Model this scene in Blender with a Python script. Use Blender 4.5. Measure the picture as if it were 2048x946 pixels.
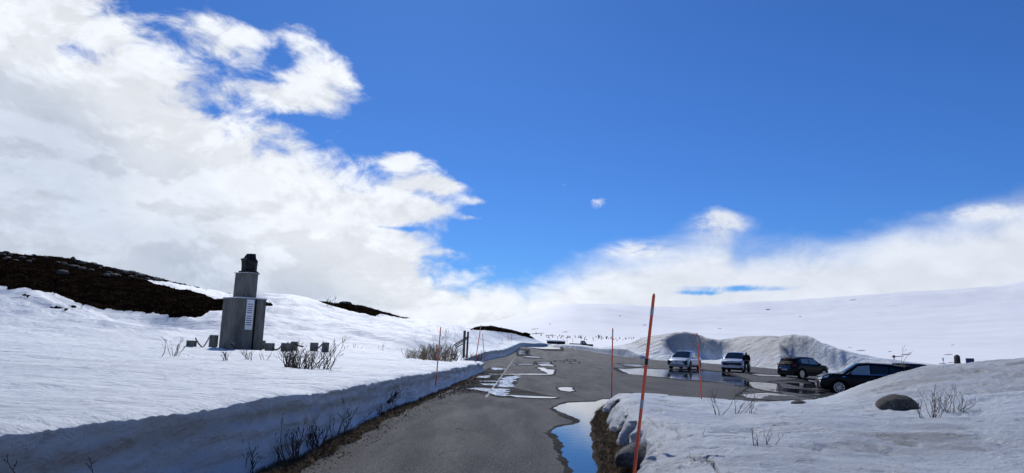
import bpy, bmesh, math, random
import numpy as np
from math import radians as R, sin, cos, pi, tan, atan2, sqrt
from mathutils import Vector, Matrix

S = bpy.context.scene
for _o in list(bpy.data.objects):
    bpy.data.objects.remove(_o)
C = S.collection

# ------------------------------------------------------------------ camera
EYE = 1.6; FPX = 1380.0; PITCH = R(8.94); ROLL = R(2.0)
_F = Vector((0, cos(PITCH), sin(PITCH))); _U0 = Vector((0, -sin(PITCH), cos(PITCH))); _R0 = Vector((1, 0, 0))
_U = _U0*cos(ROLL) - _R0*sin(ROLL); _Rt = _R0*cos(ROLL) + _U0*sin(ROLL)
cd = bpy.data.cameras.new('camera'); cam = bpy.data.objects.new('camera', cd); C.objects.link(cam)
cam.matrix_world = Matrix(((_Rt.x, _U.x, -_F.x, 0), (_Rt.y, _U.y, -_F.y, 0), (_Rt.z, _U.z, -_F.z, EYE), (0, 0, 0, 1)))
cd.sensor_width = 36; cd.sensor_fit = 'HORIZONTAL'; cd.lens = 36*FPX/2048
cd.clip_start = .05; cd.clip_end = 30000
S.camera = cam

def ray(px, py):                     # a direction of the photograph as slopes x/y and z/y
    d = _F + _Rt*((px-1024)/FPX) + _U*((473-py)/FPX)
    return d.x/d.y, d.z/d.y
def hor(px):                         # the horizon's height in the photograph
    lo, hi = 300, 1000
    for _ in range(30):
        m = (lo+hi)/2
        if ray(px, m)[1] > 0: lo = m
        else: hi = m
    return lo
def at(px, py, Y):
    a, b = ray(px, py); return Vector((a*Y, Y, EYE+b*Y))
def onz(px, py, z):
    a, b = ray(px, py); Y = (z-EYE)/b; return Vector((a*Y, Y, z))

# ------------------------------------------------------------------ sun, sky, clouds, exposure
SUN_AZ, SUN_EL = -9.0, 42.0         # azimuth measured from +Y (ahead) towards +X
sd = bpy.data.lights.new('sun', 'SUN'); sd.energy = 2.6; sd.angle = R(.53); sd.color = (1, .97, .92)
so = bpy.data.objects.new('sun', sd); C.objects.link(so)
_sv = Vector((sin(R(SUN_AZ))*cos(R(SUN_EL)), cos(R(SUN_AZ))*cos(R(SUN_EL)), sin(R(SUN_EL))))
so.rotation_euler = (-_sv).to_track_quat('-Z', 'Y').to_euler(); so.location = _sv*50

class NT:                            # small helper for node trees
    def __init__(s, nt): s.t = nt; s.n = nt.nodes; s.l = nt.links
    def new(s, ty, **kw):
        x = s.n.new(ty)
        for k, v in kw.items(): setattr(x, k, v)
        return x
    def put(s, sock, v):
        if v is None: return
        if isinstance(v, bpy.types.NodeSocket): s.l.new(v, sock)
        else:
            try: sock.default_value = v
            except Exception: sock.default_value = (v, v, v)
    def m(s, op, a, b=None, c=None, clamp=False):
        x = s.new('ShaderNodeMath', operation=op, use_clamp=clamp)
        for i, v in enumerate((a, b, c)):
            if v is not None: s.put(x.inputs[i], v)
        return x.outputs[0]
    def v(s, op, a, b=None):
        x = s.new('ShaderNodeVectorMath', operation=op)
        s.put(x.inputs[0], a)
        if b is not None: s.put(x.inputs[1], b)
        return x.outputs['Value'] if op in ('DOT_PRODUCT', 'LENGTH', 'DISTANCE') else x.outputs[0]
    def noise(s, vec, scale, detail=4, rough=.5, dist=0, out='Fac'):
        x = s.new('ShaderNodeTexNoise')
        s.put(x.inputs['Vector'], vec); s.put(x.inputs['Scale'], scale); s.put(x.inputs['Detail'], detail)
        s.put(x.inputs['Roughness'], rough); s.put(x.inputs['Distortion'], dist)
        return x.outputs[out]
    def ramp(s, f, lo, hi, a=0., b=1., smooth=True):
        x = s.new('ShaderNodeMapRange', interpolation_type='SMOOTHSTEP' if smooth else 'LINEAR', clamp=True)
        for i, v in enumerate((f, lo, hi, a, b)): s.put(x.inputs[i], v)
        return x.outputs[0]
    def mix(s, f, a, b, mode='MIX'):
        x = s.new('ShaderNodeMix', data_type='RGBA', blend_type=mode)
        s.put(x.inputs[0], f)
        for i, v in ((6, a), (7, b)):
            if not isinstance(v, bpy.types.NodeSocket) and len(v) == 3: v = (*v, 1)
            s.put(x.inputs[i], v)
        return x.outputs[2]
    def scale(s, vec, sc, loc=(0, 0, 0)):
        x = s.new('ShaderNodeMapping'); s.put(x.inputs[0], vec); x.inputs[3].default_value = sc; x.inputs[1].default_value = loc
        return x.outputs[0]

W = bpy.data.worlds.new('World'); S.world = W; W.use_nodes = True
w = NT(W.node_tree); w.n.clear()
sky = w.new('ShaderNodeTexSky', sky_type='NISHITA'); sky.sun_disc = False
sky.sun_elevation = R(SUN_EL); sky.sun_rotation = R(SUN_AZ); sky.altitude = 700
sky.air_density = 1.0; sky.dust_density = 0.25; sky.ozone_density = 3.0
skc = w.mix(1.0, sky.outputs[0], (0.245, 0.495, .90), 'MULTIPLY')
SKY_STRENGTH = .086
tc = w.new('ShaderNodeTexCoord'); D = tc.outputs['Generated']
sx = w.new('ShaderNodeSeparateXYZ'); w.put(sx.inputs[0], D)
hx = w.m('SQRT', w.m('ADD', w.m('POWER', sx.outputs[0], 2), w.m('POWER', sx.outputs[1], 2)))
azd = w.m('MULTIPLY', w.m('ARCTAN2', sx.outputs[0], sx.outputs[1]), 57.2958)
eld = w.m('MULTIPLY', w.m('ARCTAN2', sx.outputs[2], hx), 57.2958)
def azel(px, py):
    a, b = ray(px, py); return math.degrees(math.atan(a)), math.degrees(math.atan2(b, sqrt(1+a*a)))
# top of the cloud deck: elevation as a function of azimuth
edge_px = [(-400,-500),(0,-260),(150,-160),(230,-70),(280,0),(330,62),(400,95),(450,130),(500,175),(560,225),(620,245),(680,285),(720,325),(775,352),
           (812,412),(850,462),(900,492),(940,530),(1000,541),(1100,541),(1170,530),(1240,506),(1300,496),(1370,476),(1440,462),(1480,486),
           (1560,490),(1640,488),(1700,482),(1750,468),(1800,450),(1880,442),(1960,422),(2048,404),(2500,330)]
pts = sorted((azel(*p) for p in edge_px), key=lambda q: q[0])
pts2 = []
for q in pts:
    if not pts2 or q[0] > pts2[-1][0]+.4: pts2.append(q)
AZ0, AZ1, EL1 = -80., 80., 60.
pts2 = [(-66, 14), (-50, 26)]+[p for p in pts2 if -46 < p[0] < 44]+[(50, 13), (62, 13)]  # end points lie outside the view, cloud height there shaped for the fill light
fc = w.new('ShaderNodeFloatCurve')
w.put(fc.inputs['Value'], w.ramp(azd, AZ0, AZ1, 0, 1, False))
cv = fc.mapping.curves[0]
cv.points[0].location = (0, .12); cv.points[1].location = (1, .12)  # unseen low cloud behind the camera, added to tune the fill light
for a, e in pts2:
    cv.points.new((a-AZ0)/(AZ1-AZ0), max(0, min(1, e/EL1)))
fc.mapping.update()
edge = w.m('MULTIPLY', fc.outputs[0], EL1)
q3 = w.v('MULTIPLY', D, (1, 1, 1.7))
n1 = w.noise(q3, 5.5, 9, .60, .35)
n2 = w.noise(q3, 17, 8, .62, .6)
n3 = w.noise(w.v('MULTIPLY', D, (1, 1, 3.2)), 3.2, 6, .52, .2)
# wisps and holes: (px, py, half width, half height, weight in degrees)
blobs = [(470,70,110,42,5.8),(590,60,62,55,6.8),(640,140,85,55,6.0),(600,190,120,28,4.0),(560,115,40,34,-4.5),(820,325,62,22,5.5),(885,370,70,17,7.5),(825,415,80,17,6.5),(950,402,38,11,6.6),(955,436,28,6,4.8),
         (1197,402,24,19,6.9),(1437,443,52,26,4.0),(20,100,34,26,-6.0),(140,110,60,36,-6.),(600,240,46,12,-3.),
         (1480,577,110,7,-3.6),(1400,586,60,6,-3.),(1270,498,55,14,2.2),(1960,425,70,14,1.6),(905,508,40,9,3.0),(1130,368,36,7,5.0),(770,455,60,5,-4.0)]
acc = w.m('SUBTRACT', edge, eld); gs = 0.0
for bx, by, rx, ry, wt in blobs:
    a0, e0 = azel(bx, by); a1, _ = azel(bx+rx, by); _, e1 = azel(bx, by-ry)
    u = w.m('DIVIDE', w.m('SUBTRACT', azd, a0), max(.2, abs(a1-a0))); vv = w.m('DIVIDE', w.m('SUBTRACT', eld, e0), max(.1, abs(e1-e0)))
    r2 = w.m('ADD', w.m('MULTIPLY', u, u), w.m('MULTIPLY', vv, vv))
    g = w.m('POWER', 2.71828, w.m('MULTIPLY', r2, -.8))
    acc = w.m('ADD', acc, w.m('MULTIPLY', g, wt)); gs = w.m('MAXIMUM', gs, g)
# noise amplitude is larger to the left, where the cloud is puffy
amp = w.m('MAXIMUM', w.ramp(azd, -12, 8, 1.0, .20), w.m('MULTIPLY', gs, 1.1))
dn = w.m('ADD', w.m('MULTIPLY', w.m('SUBTRACT', n1, .5), 22.0), w.m('MULTIPLY', w.m('SUBTRACT', n2, .5), 10.0))
acc2 = w.m('ADD', acc, w.m('MULTIPLY', dn, amp))
dens = w.ramp(acc2, -1.4, w.ramp(azd, -12, 8, 3.3, 2.6))
# underside turns grey away from the edge, tops stay white
sh = w.m('ADD', acc, w.m('MULTIPLY', w.m('SUBTRACT', n3, .5), 16))
deep = w.ramp(sh, 6, 17)
mott = w.ramp(w.m('ADD', w.m('MULTIPLY', n1, .6), w.m('MULTIPLY', n3, .4)), .36, .62)
ccol = w.mix(deep, (.83, .865, .925), (.52, .595, .725))
ccol = w.mix(w.m('MULTIPLY', mott, .30), ccol, (.84, .875, .93))
n1s = w.noise(w.v('ADD', q3, (-.008, 0, .055)), 5.5, 9, .60, .35)
emb = w.m('MULTIPLY', w.m('SUBTRACT', n1, n1s), w.ramp(azd, -5, 15, 2.0, .8))
emb = w.m('ADD', 1.0, w.m('MINIMUM', w.m('MAXIMUM', emb, -.07), .09))
emb = w.m('MULTIPLY', emb, w.ramp(n2, .3, .7, .95, 1.05))
hsv = w.new('ShaderNodeHueSaturation'); w.put(hsv.inputs['Color'], ccol); w.put(hsv.inputs['Value'], emb); ccol = hsv.outputs[0]
lift = w.ramp(azd, 0, 20, 0, .45)
ccol = w.mix(lift, ccol, (.66, .72, .83))
CLOUD = .84
bg1 = w.new('ShaderNodeBackground'); w.put(bg1.inputs[0], skc); w.put(bg1.inputs[1], SKY_STRENGTH)
bg2 = w.new('ShaderNodeBackground'); w.put(bg2.inputs[0], ccol); w.put(bg2.inputs[1], CLOUD)
mx = w.new('ShaderNodeMixShader'); w.put(mx.inputs[0], w.m('MULTIPLY', dens, .985))
w.l.new(bg1.outputs[0], mx.inputs[1]); w.l.new(bg2.outputs[0], mx.inputs[2])
wo = w.new('ShaderNodeOutputWorld'); w.l.new(mx.outputs[0], wo.inputs[0])
W.cycles.sampling_method = 'MANUAL'; W.cycles.sample_map_resolution = 512

vs = S.view_settings; vs.view_transform = 'Standard'; vs.look = 'None'; vs.gamma = 1; vs.exposure = .26; vs.use_curve_mapping = False
S.render.engine = 'CYCLES'; S.cycles.max_bounces = 6; S.cycles.diffuse_bounces = 3; S.cycles.glossy_bounces = 4; S.cycles.transparent_max_bounces = 8
S.cycles.caustics_reflective = False; S.cycles.caustics_refractive = False

# ------------------------------------------------------------------ scene helpers
def tag(o, label=None, cat=None, group=None, kind=None):
    if label: o['label'] = label
    if cat: o['category'] = cat
    if group: o['group'] = group
    if kind: o['kind'] = kind
    return o
def empty(name, loc, rz=0, label=None, cat=None, group=None):
    o = bpy.data.objects.new(name, None); C.objects.link(o); o.location = loc; o.rotation_euler = (0, 0, rz)
    o.empty_display_size = .2
    return tag(o, label, cat, group)
def link_mesh(name, me, mats, parent=None, loc=None):
    o = bpy.data.objects.new(name, me); C.objects.link(o)
    for mm in (mats if isinstance(mats, (list, tuple)) else [mats]): me.materials.append(mm)
    if parent is not None: o.parent = parent
    if loc is not None: o.location = loc
    return o
def raw_mesh(name, V, Fc, smooth=True, mi=None):
    me = bpy.data.meshes.new(name); me.from_pydata([tuple(map(float, v)) for v in V], [], [tuple(f) for f in Fc])
    if smooth: me.polygons.foreach_set('use_smooth', [True]*len(me.polygons))
    if mi is not None: me.polygons.foreach_set('material_index', mi)
    me.update(); return me
def grid_mesh(name, X, Y, Z, attrs=None, flip=False):
    n, m = X.shape
    co = np.stack([X, Y, Z], -1).reshape(-1, 3).astype(np.float32)
    i = np.arange((n-1)*(m-1)); r = i//(m-1); c = i % (m-1); a = r*m+c
    q = np.stack([a, a+1, a+m+1, a+m], -1)
    if flip: q = q[:, ::-1]
    me = bpy.data.meshes.new(name)
    me.vertices.add(n*m); me.vertices.foreach_set('co', co.ravel())
    me.loops.add(q.size); me.loops.foreach_set('vertex_index', q.ravel().astype(np.int32))
    me.polygons.add(len(q)); me.polygons.foreach_set('loop_start', (np.arange(len(q))*4).astype(np.int32))
    me.polygons.foreach_set('use_smooth', np.ones(len(q), bool))
    me.update(calc_edges=True); me.validate()
    for k, v in (attrs or {}).items():
        at_ = me.attributes.new(k, 'FLOAT', 'POINT'); at_.data.foreach_set('value', v.ravel().astype(np.float32))
    return me

def _h(ix, iy, iz):
    h = (ix.astype(np.int64)*374761393 + iy.astype(np.int64)*668265263 + iz.astype(np.int64)*2147483647) & 0xffffffff
    h = ((h ^ (h >> 13))*1274126177) & 0xffffffff
    h = ((h ^ (h >> 16))*2246822519) & 0xffffffff
    return ((h ^ (h >> 15)) & 0xffffff)/float(0xffffff)
def vn(x, y, z=0.0):
    x, y, z = np.broadcast_arrays(np.asarray(x, float), y, z)
    fx, fy, fz = np.floor(x), np.floor(y), np.floor(z); u, v, s = x-fx, y-fy, z-fz
    u = u*u*u*(u*(u*6-15)+10); v = v*v*v*(v*(v*6-15)+10); s = s*s*s*(s*(s*6-15)+10)
    g = lambda a, b, c: _h(fx+a, fy+b, fz+c)
    L = lambda p, q, t: p+(q-p)*t
    return L(L(L(g(0,0,0), g(1,0,0), u), L(g(0,1,0), g(1,1,0), u), v), L(L(g(0,0,1), g(1,0,1), u), L(g(0,1,1), g(1,1,1), u), v), s)*2-1
def fbm(x, y, z=0.0, o=4, g=.5):
    t = 0; a = 1; s = 0
    for k in range(o):
        t = t+a*vn(x*2**k+17*k, y*2**k-9*k, np.asarray(z)*2**k+5*k); s += a; a *= g
    return t/s
def ss(x, a, b):
    t = np.clip((np.asarray(x, float)-a)/(b-a), 0, 1); return t*t*(3-2*t)

class Field:                         # terrain height from contours read at several depths
    TX = np.linspace(-3, 3, 1801)
    def __init__(s, rows, blur=9):
        s.ly = []; Z = []
        for Y, pts in rows:
            t = []; z = []
            for px, v in pts:
                if isinstance(v, tuple): t.append(ray(px, hor(px))[0]); z.append(v[0])
                else:
                    a, b = ray(px, v); t.append(a); z.append(EYE+b*Y)
            o = np.argsort(t); Z.append(np.interp(s.TX, np.array(t)[o], np.array(z)[o])); s.ly.append(math.log(Y))
        Z = np.array(Z)
        if blur:
            k = np.hanning(blur+2)[1:-1]; k /= k.sum()
            Z = np.array([np.convolve(np.pad(r, blur//2, mode='edge'), k, 'valid') for r in Z])
        s.Z = Z; s.ly = np.array(s.ly)
    def __call__(s, tx, Y):
        Y = np.maximum(Y, 1e-3); u = np.interp(np.log(Y), s.ly, np.arange(len(s.ly)))
        i = np.clip(np.floor(u).astype(int), 0, len(s.ly)-2); f = u-i
        c = np.clip((tx+3)/6*(len(s.TX)-1), 0, len(s.TX)-1.001); ci = c.astype(int); cf = c-ci
        def g(r):
            r = np.clip(r, 0, len(s.ly)-1); return s.Z[r, ci]*(1-cf)+s.Z[r, ci+1]*cf
        p0, p1, p2, p3 = g(i-1), g(i), g(i+1), g(i+2)
        m1 = (p2-p0)/2; m2 = (p3-p1)/2
        d = p2-p1                    # keep the spline from overshooting
        m1 = np.where(m1*d <= 0, 0, np.sign(d)*np.minimum(abs(m1), 3*abs(d))); m2 = np.where(m2*d <= 0, 0, np.sign(d)*np.minimum(abs(m2), 3*abs(d)))
        f2, f3 = f*f, f**3
        return (2*f3-3*f2+1)*p1+(f3-2*f2+f)*m1+(-2*f3+3*f2)*p2+(f3-f2)*m2

def in_poly(x, y, P):
    x = np.asarray(x); y = np.asarray(y); r = np.zeros(x.shape, bool); n = len(P)
    for i in range(n):
        x1, y1 = P[i]; x2, y2 = P[(i+1) % n]
        if y1 == y2: continue
        c = ((y1 > y) != (y2 > y)) & (x < (x2-x1)*(y-y1)/(y2-y1)+x1)
        r ^= c
    return r
_CM = np.array([list(_Rt), list(_U), list(_F)])
def seen_at(X, Y, Z):                # where a point of the terrain lies in the photograph (used to lay out the bare ground)
    P = np.stack([X, Y, Z-EYE], -1) @ _CM.T
    d = np.maximum(P[..., 2], 1e-3)
    return 1024+FPX*P[..., 0]/d, 473-FPX*P[..., 1]/d

# ------------------------------------------------------------------ materials
def mat(name, base=(.5, .5, .5), rough=.6, metal=0, spec=.5, build=None):
    M = bpy.data.materials.new(name); M.use_nodes = True; t = NT(M.node_tree)
    b = t.n['Principled BSDF']
    b.inputs['Base Color'].default_value = (*base, 1); b.inputs['Roughness'].default_value = rough
    b.inputs['Metallic'].default_value = metal; b.inputs['Specular IOR Level'].default_value = spec
    if build:
        t.pos = t.new('ShaderNodeNewGeometry').outputs['Position']
        t.obj = t.new('ShaderNodeTexCoord').outputs['Object']
        build(t, b)
    return M
def bump(t, b, h, dist, strength=1., prev=None):
    x = t.new('ShaderNodeBump'); t.put(x.inputs['Height'], h); x.inputs['Distance'].default_value = dist; x.inputs['Strength'].default_value = strength
    if prev is not None: t.put(x.inputs['Normal'], prev)
    t.put(b.inputs['Normal'], x.outputs[0]); return x.outputs[0]
def attr(t, n):
    x = t.new('ShaderNodeAttribute'); x.attribute_name = n; return x.outputs['Fac']
SNOW = (.75, .81, .85)
def snow_build(dirt=0.0, strata=False, bare=False, grain=1.0, BR=.6):
    def f(t, b):
        p = t.pos
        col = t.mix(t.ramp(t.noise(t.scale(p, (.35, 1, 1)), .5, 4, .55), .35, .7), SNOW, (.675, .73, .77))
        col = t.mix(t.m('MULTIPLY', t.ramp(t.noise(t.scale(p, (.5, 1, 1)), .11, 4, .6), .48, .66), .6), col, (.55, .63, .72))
        spk = t.ramp(t.noise(p, 9, 3, .7), .62, .74)
        col = t.mix(t.m('MULTIPLY', spk, .18+dirt*.3), col, (.42, .40, .37))
        if dirt:
            d1 = t.ramp(t.noise(p, .55, 6, .62, .4), .43, .66); d2 = t.noise(p, 5, 6, .7)
            col = t.mix(t.m('MULTIPLY', t.m('MULTIPLY', d1, t.ramp(d2, .3, .65)), dirt), col, (.36, .345, .315))
            dm = attr(t, 'dirt')
            col = t.mix(t.m('MULTIPLY', t.m('MULTIPLY', dm, t.ramp(d2, .2, .7, .55, 1)), .85), col, (.375, .36, .33))
        if strata:
            wl = attr(t, 'wall'); hz = attr(t, 'hf')
            wob = t.noise(t.scale(p, (1, .35, 1)), 1.1, 5, .6)
            lay = t.m('ADD', hz, t.m('MULTIPLY', t.m('SUBTRACT', wob, .5), .42))
            band = t.ramp(t.m('ABSOLUTE', t.m('SUBTRACT', lay, .76)), .0, .16, 1, 0)
            col = t.mix(t.m('MULTIPLY', t.m('MULTIPLY', band, wl), .7), col, (.50, .485, .44))
            fr = t.m('FRACT', t.m('MULTIPLY', lay, 4.3))
            ln = t.ramp(t.m('ABSOLUTE', t.m('SUBTRACT', fr, .5)), 0, .07, 1, 0)
            ln = t.m('MULTIPLY', ln, t.ramp(t.noise(t.scale(p, (1, .6, 2)), 1.7, 4, .7), .42, .6))
            col = t.mix(t.m('MULTIPLY', t.m('MULTIPLY', ln, wl), .6), col, (.42, .405, .36))
            low = t.ramp(t.m('ADD', hz, t.m('MULTIPLY', t.m('SUBTRACT', t.noise(p, 3, 4, .6), .5), .2)), .0, .17, 1, 0)
            col = t.mix(t.m('MULTIPLY', t.m('MULTIPLY', low, wl), .75), col, (.20, .18, .15))
        h = t.m('ADD', t.m('MULTIPLY', t.noise(t.scale(p, (.75, 1.3, 2.2)), 2.4, 8, .66, .3), .75), t.m('MULTIPLY', t.noise(t.scale(p, (1, 1.6, 1)), 22, 5, .75), .16*grain))
        if bare:
            k = attr(t, 'bare')
            kk = t.m('ADD', k, t.m('MULTIPLY', t.m('SUBTRACT', t.noise(p, 1.4, 6, .7), .5), .62))
            kk = t.ramp(kk, .46, .54)
            n_ = t.noise(p, .8, 7, .72); n4 = t.noise(p, 3.2, 5, .75)
            he = t.mix(t.ramp(n_, .38, .66), (.005, .0035, .003), (.024, .016, .010))
            he = t.mix(t.m('MULTIPLY', t.ramp(n4, .58, .72), t.ramp(t.noise(p, .12, 4, .6), .45, .6)), he, (.085, .062, .040))
            he = t.mix(t.ramp(t.noise(p, 2.5, 4, .7), .66, .70), he, (.22, .21, .20))
            col = t.mix(kk, col, he)
            t.put(b.inputs['Roughness'], t.ramp(kk, 0, 1, .55, 1)); t.put(b.inputs['Specular IOR Level'], t.ramp(kk, 0, 1, .3, 0))
            h = t.m('ADD', h, t.m('MULTIPLY', t.m('MULTIPLY', t.noise(p, 2.4, 7, .75), 3.5), kk))
        t.put(b.inputs['Base Color'], col)
        nb = bump(t, b, t.noise(t.scale(p, (.5, 1.0, 1)), .55, 5, .6, .4), .55, BR, None)
        bump(t, b, h, .15, 1., nb)
    return f
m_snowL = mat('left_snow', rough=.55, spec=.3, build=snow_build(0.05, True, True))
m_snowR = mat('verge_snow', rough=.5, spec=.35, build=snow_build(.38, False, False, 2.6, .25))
m_heap = mat('plowed_snow', rough=.6, spec=.3, build=snow_build(.75, False, False, 3, 1.3))
def far_snow(t, b):
    p = t.pos
    col = t.mix(t.ramp(t.noise(t.scale(p, (.3, 1, 1)), .01, 5, .55), .4, .65), (.93, .945, .94), (.88, .905, .915))
    fl = t.ramp(t.noise(t.scale(p, (.5, .16, 3)), .09, 6, .68), .775, .79)
    zz = t.new('ShaderNodeSeparateXYZ'); t.put(zz.inputs[0], p)
    fl = t.m('MULTIPLY', fl, t.ramp(zz.outputs[1], 200, 320))
    fl = t.m('MAXIMUM', fl, t.ramp(attr(t, 'bare'), .45, .6))
    col = t.mix(t.m('MULTIPLY', fl, .9), col, (.10, .08, .07))
    t.put(b.inputs['Base Color'], col)
    bump(t, b, t.noise(t.scale(p, (.4, 1, 1)), .02, 4, .5), 3.0, .3)
m_far = mat('far_snow', rough=.7, spec=.2, build=far_snow)
def asphalt(t, b):
    p = t.pos
    big = t.noise(p, .22, 5, .6); mid = t.noise(t.scale(p, (1.6, .25, 1)), .9, 5, .6); fine = t.noise(p, 18, 5, .8)
    vo = t.new('ShaderNodeTexVoronoi'); t.put(vo.inputs['Vector'], p); vo.inputs['Scale'].default_value = 75
    col = t.mix(t.ramp(big, .3, .7), (.078, .081, .086), (.128, .131, .137))
    col = t.mix(t.m('MULTIPLY', t.ramp(mid, .5, .72), .6), col, (.060, .061, .065))
    col = t.mix(t.ramp(fine, .38, .62, .75, 0), col, (.045, .045, .047))
    col = t.mix(t.ramp(t.noise(p, 48, 2, .6), .56, .66, 0, .75), col, (.42, .41, .39))
    cr = t.new('ShaderNodeTexVoronoi', feature='DISTANCE_TO_EDGE')
    t.put(cr.inputs['Vector'], t.v('ADD', t.scale(p, (1, .5, 1)), t.v('MULTIPLY', t.noise(p, 1.3, 5, .65, 0, 'Color'), (1.3, 1.3, 0)))); cr.inputs['Scale'].default_value = .42
    crk = t.m('MULTIPLY', t.ramp(cr.outputs['Distance'], .0, .012, 1, 0), t.ramp(t.noise(p, .35, 3, .5), .46, .6))
    col = t.mix(t.m('MULTIPLY', crk, .8), col, (.02, .02, .02))
    t.put(b.inputs['Base Color'], col)
    t.put(b.inputs['Roughness'], t.ramp(mid, .3, .75, .9, .62))
    bump(t, b, t.m('ADD', fine, t.m('MULTIPLY', vo.outputs['Distance'], .9)), .030, 1.0)
m_asph = mat('asphalt', rough=.85, spec=.2, build=asphalt)
def wet(t, b):
    p = t.pos
    t.put(b.inputs['Base Color'], t.mix(t.ramp(t.noise(p, 30, 3, .7), .4, .7), (.012, .012, .014), (.034, .034, .034)))
    t.put(b.inputs['Roughness'], t.ramp(t.noise(t.scale(p, (.3, 1.3, 1)), 1.2, 4, .6), .35, .65, .75, .95))
    bump(t, b, t.noise(p, 30, 3, .7), .008, .6)
m_wet = mat('wet_asphalt', rough=.5, spec=.05, build=wet)
def water(t, b):
    b.inputs['IOR'].default_value = 1.45
    bump(t, b, t.noise(t.scale(t.pos, (.6, 1, 1)), 5, 4, .6), .0022, .5)
m_water = mat('puddle_water', (.018, .022, .026), .012, 0, .5, water)
def slush(t, b):
    n_ = t.noise(t.scale(t.pos, (.35, 1, 1)), 9, 5, .75)
    t.put(b.inputs['Base Color'], t.mix(t.ramp(n_, .47, .58), (.06, .062, .07), (.70, .76, .85)))
    t.put(b.inputs['Roughness'], t.ramp(n_, .4, .6, .06, .5))
    bump(t, b, n_, .02, .6)
m_slush = mat('slush', (.7, .75, .82), .3, 0, .5, slush)
def soil(t, b):
    p = t.pos
    col = t.mix(t.ramp(t.noise(p, 9, 6, .75), .35, .7), (.020, .015, .011), (.105, .080, .052))
    col = t.mix(t.ramp(t.noise(p, 40, 3, .7), .58, .7, 0, .7), col, (.20, .165, .11))
    t.put(b.inputs['Base Color'], col); bump(t, b, t.noise(p, 16, 6, .75), .08, 1)
m_soil = mat('verge_soil', rough=.95, spec=.1, build=soil)
def line_paint(t, b):
    k = t.ramp(t.noise(t.pos, 7, 6, .8), .38, .62)
    t.put(b.inputs['Base Color'], t.mix(k, (.12, .12, .12), (.36, .36, .36)))
m_line = mat('worn_line', rough=.8, build=line_paint)

# ------------------------------------------------------------------ ground
def zg(x, y):
    x = np.asarray(x, float); y = np.asarray(y, float)
    tx = x/np.maximum(y, 8)
    return 1.8*ss(y, 90, 165) - .42*ss(tx, .33, .52)*ss(y, 18, 38)
def zg1(x, y): return float(zg(x, y))

me = raw_mesh('ground', [(-9000, -4000, -6), (9000, -4000, -6), (9000, 12000, -6), (-9000, 12000, -6)], [(0, 1, 2, 3)], False)
tag(link_mesh('ground', me, m_far), kind='structure')
ys = np.concatenate([np.linspace(-16, 4, 12), np.geomspace(5, 168, 190)]); xs = np.linspace(-9, 95, 150)
X, Y = np.meshgrid(xs, ys)
_fx = [ray(p, hor(p))[0] for p in (1095, 1150, 1230, 1400, 1560, 1780, 1950)]
ZR = zg(X, Y); lim = np.interp(X/np.maximum(Y, 8), _fx, [152, 142, 118, 100, 82, 70, 66]); ZR = ZR-3*ss(Y, lim+1, lim+6)*(X/np.maximum(Y, 8) > _fx[0])
tag(link_mesh('road', grid_mesh('road', X, Y, ZR), m_asph), kind='structure')

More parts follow.
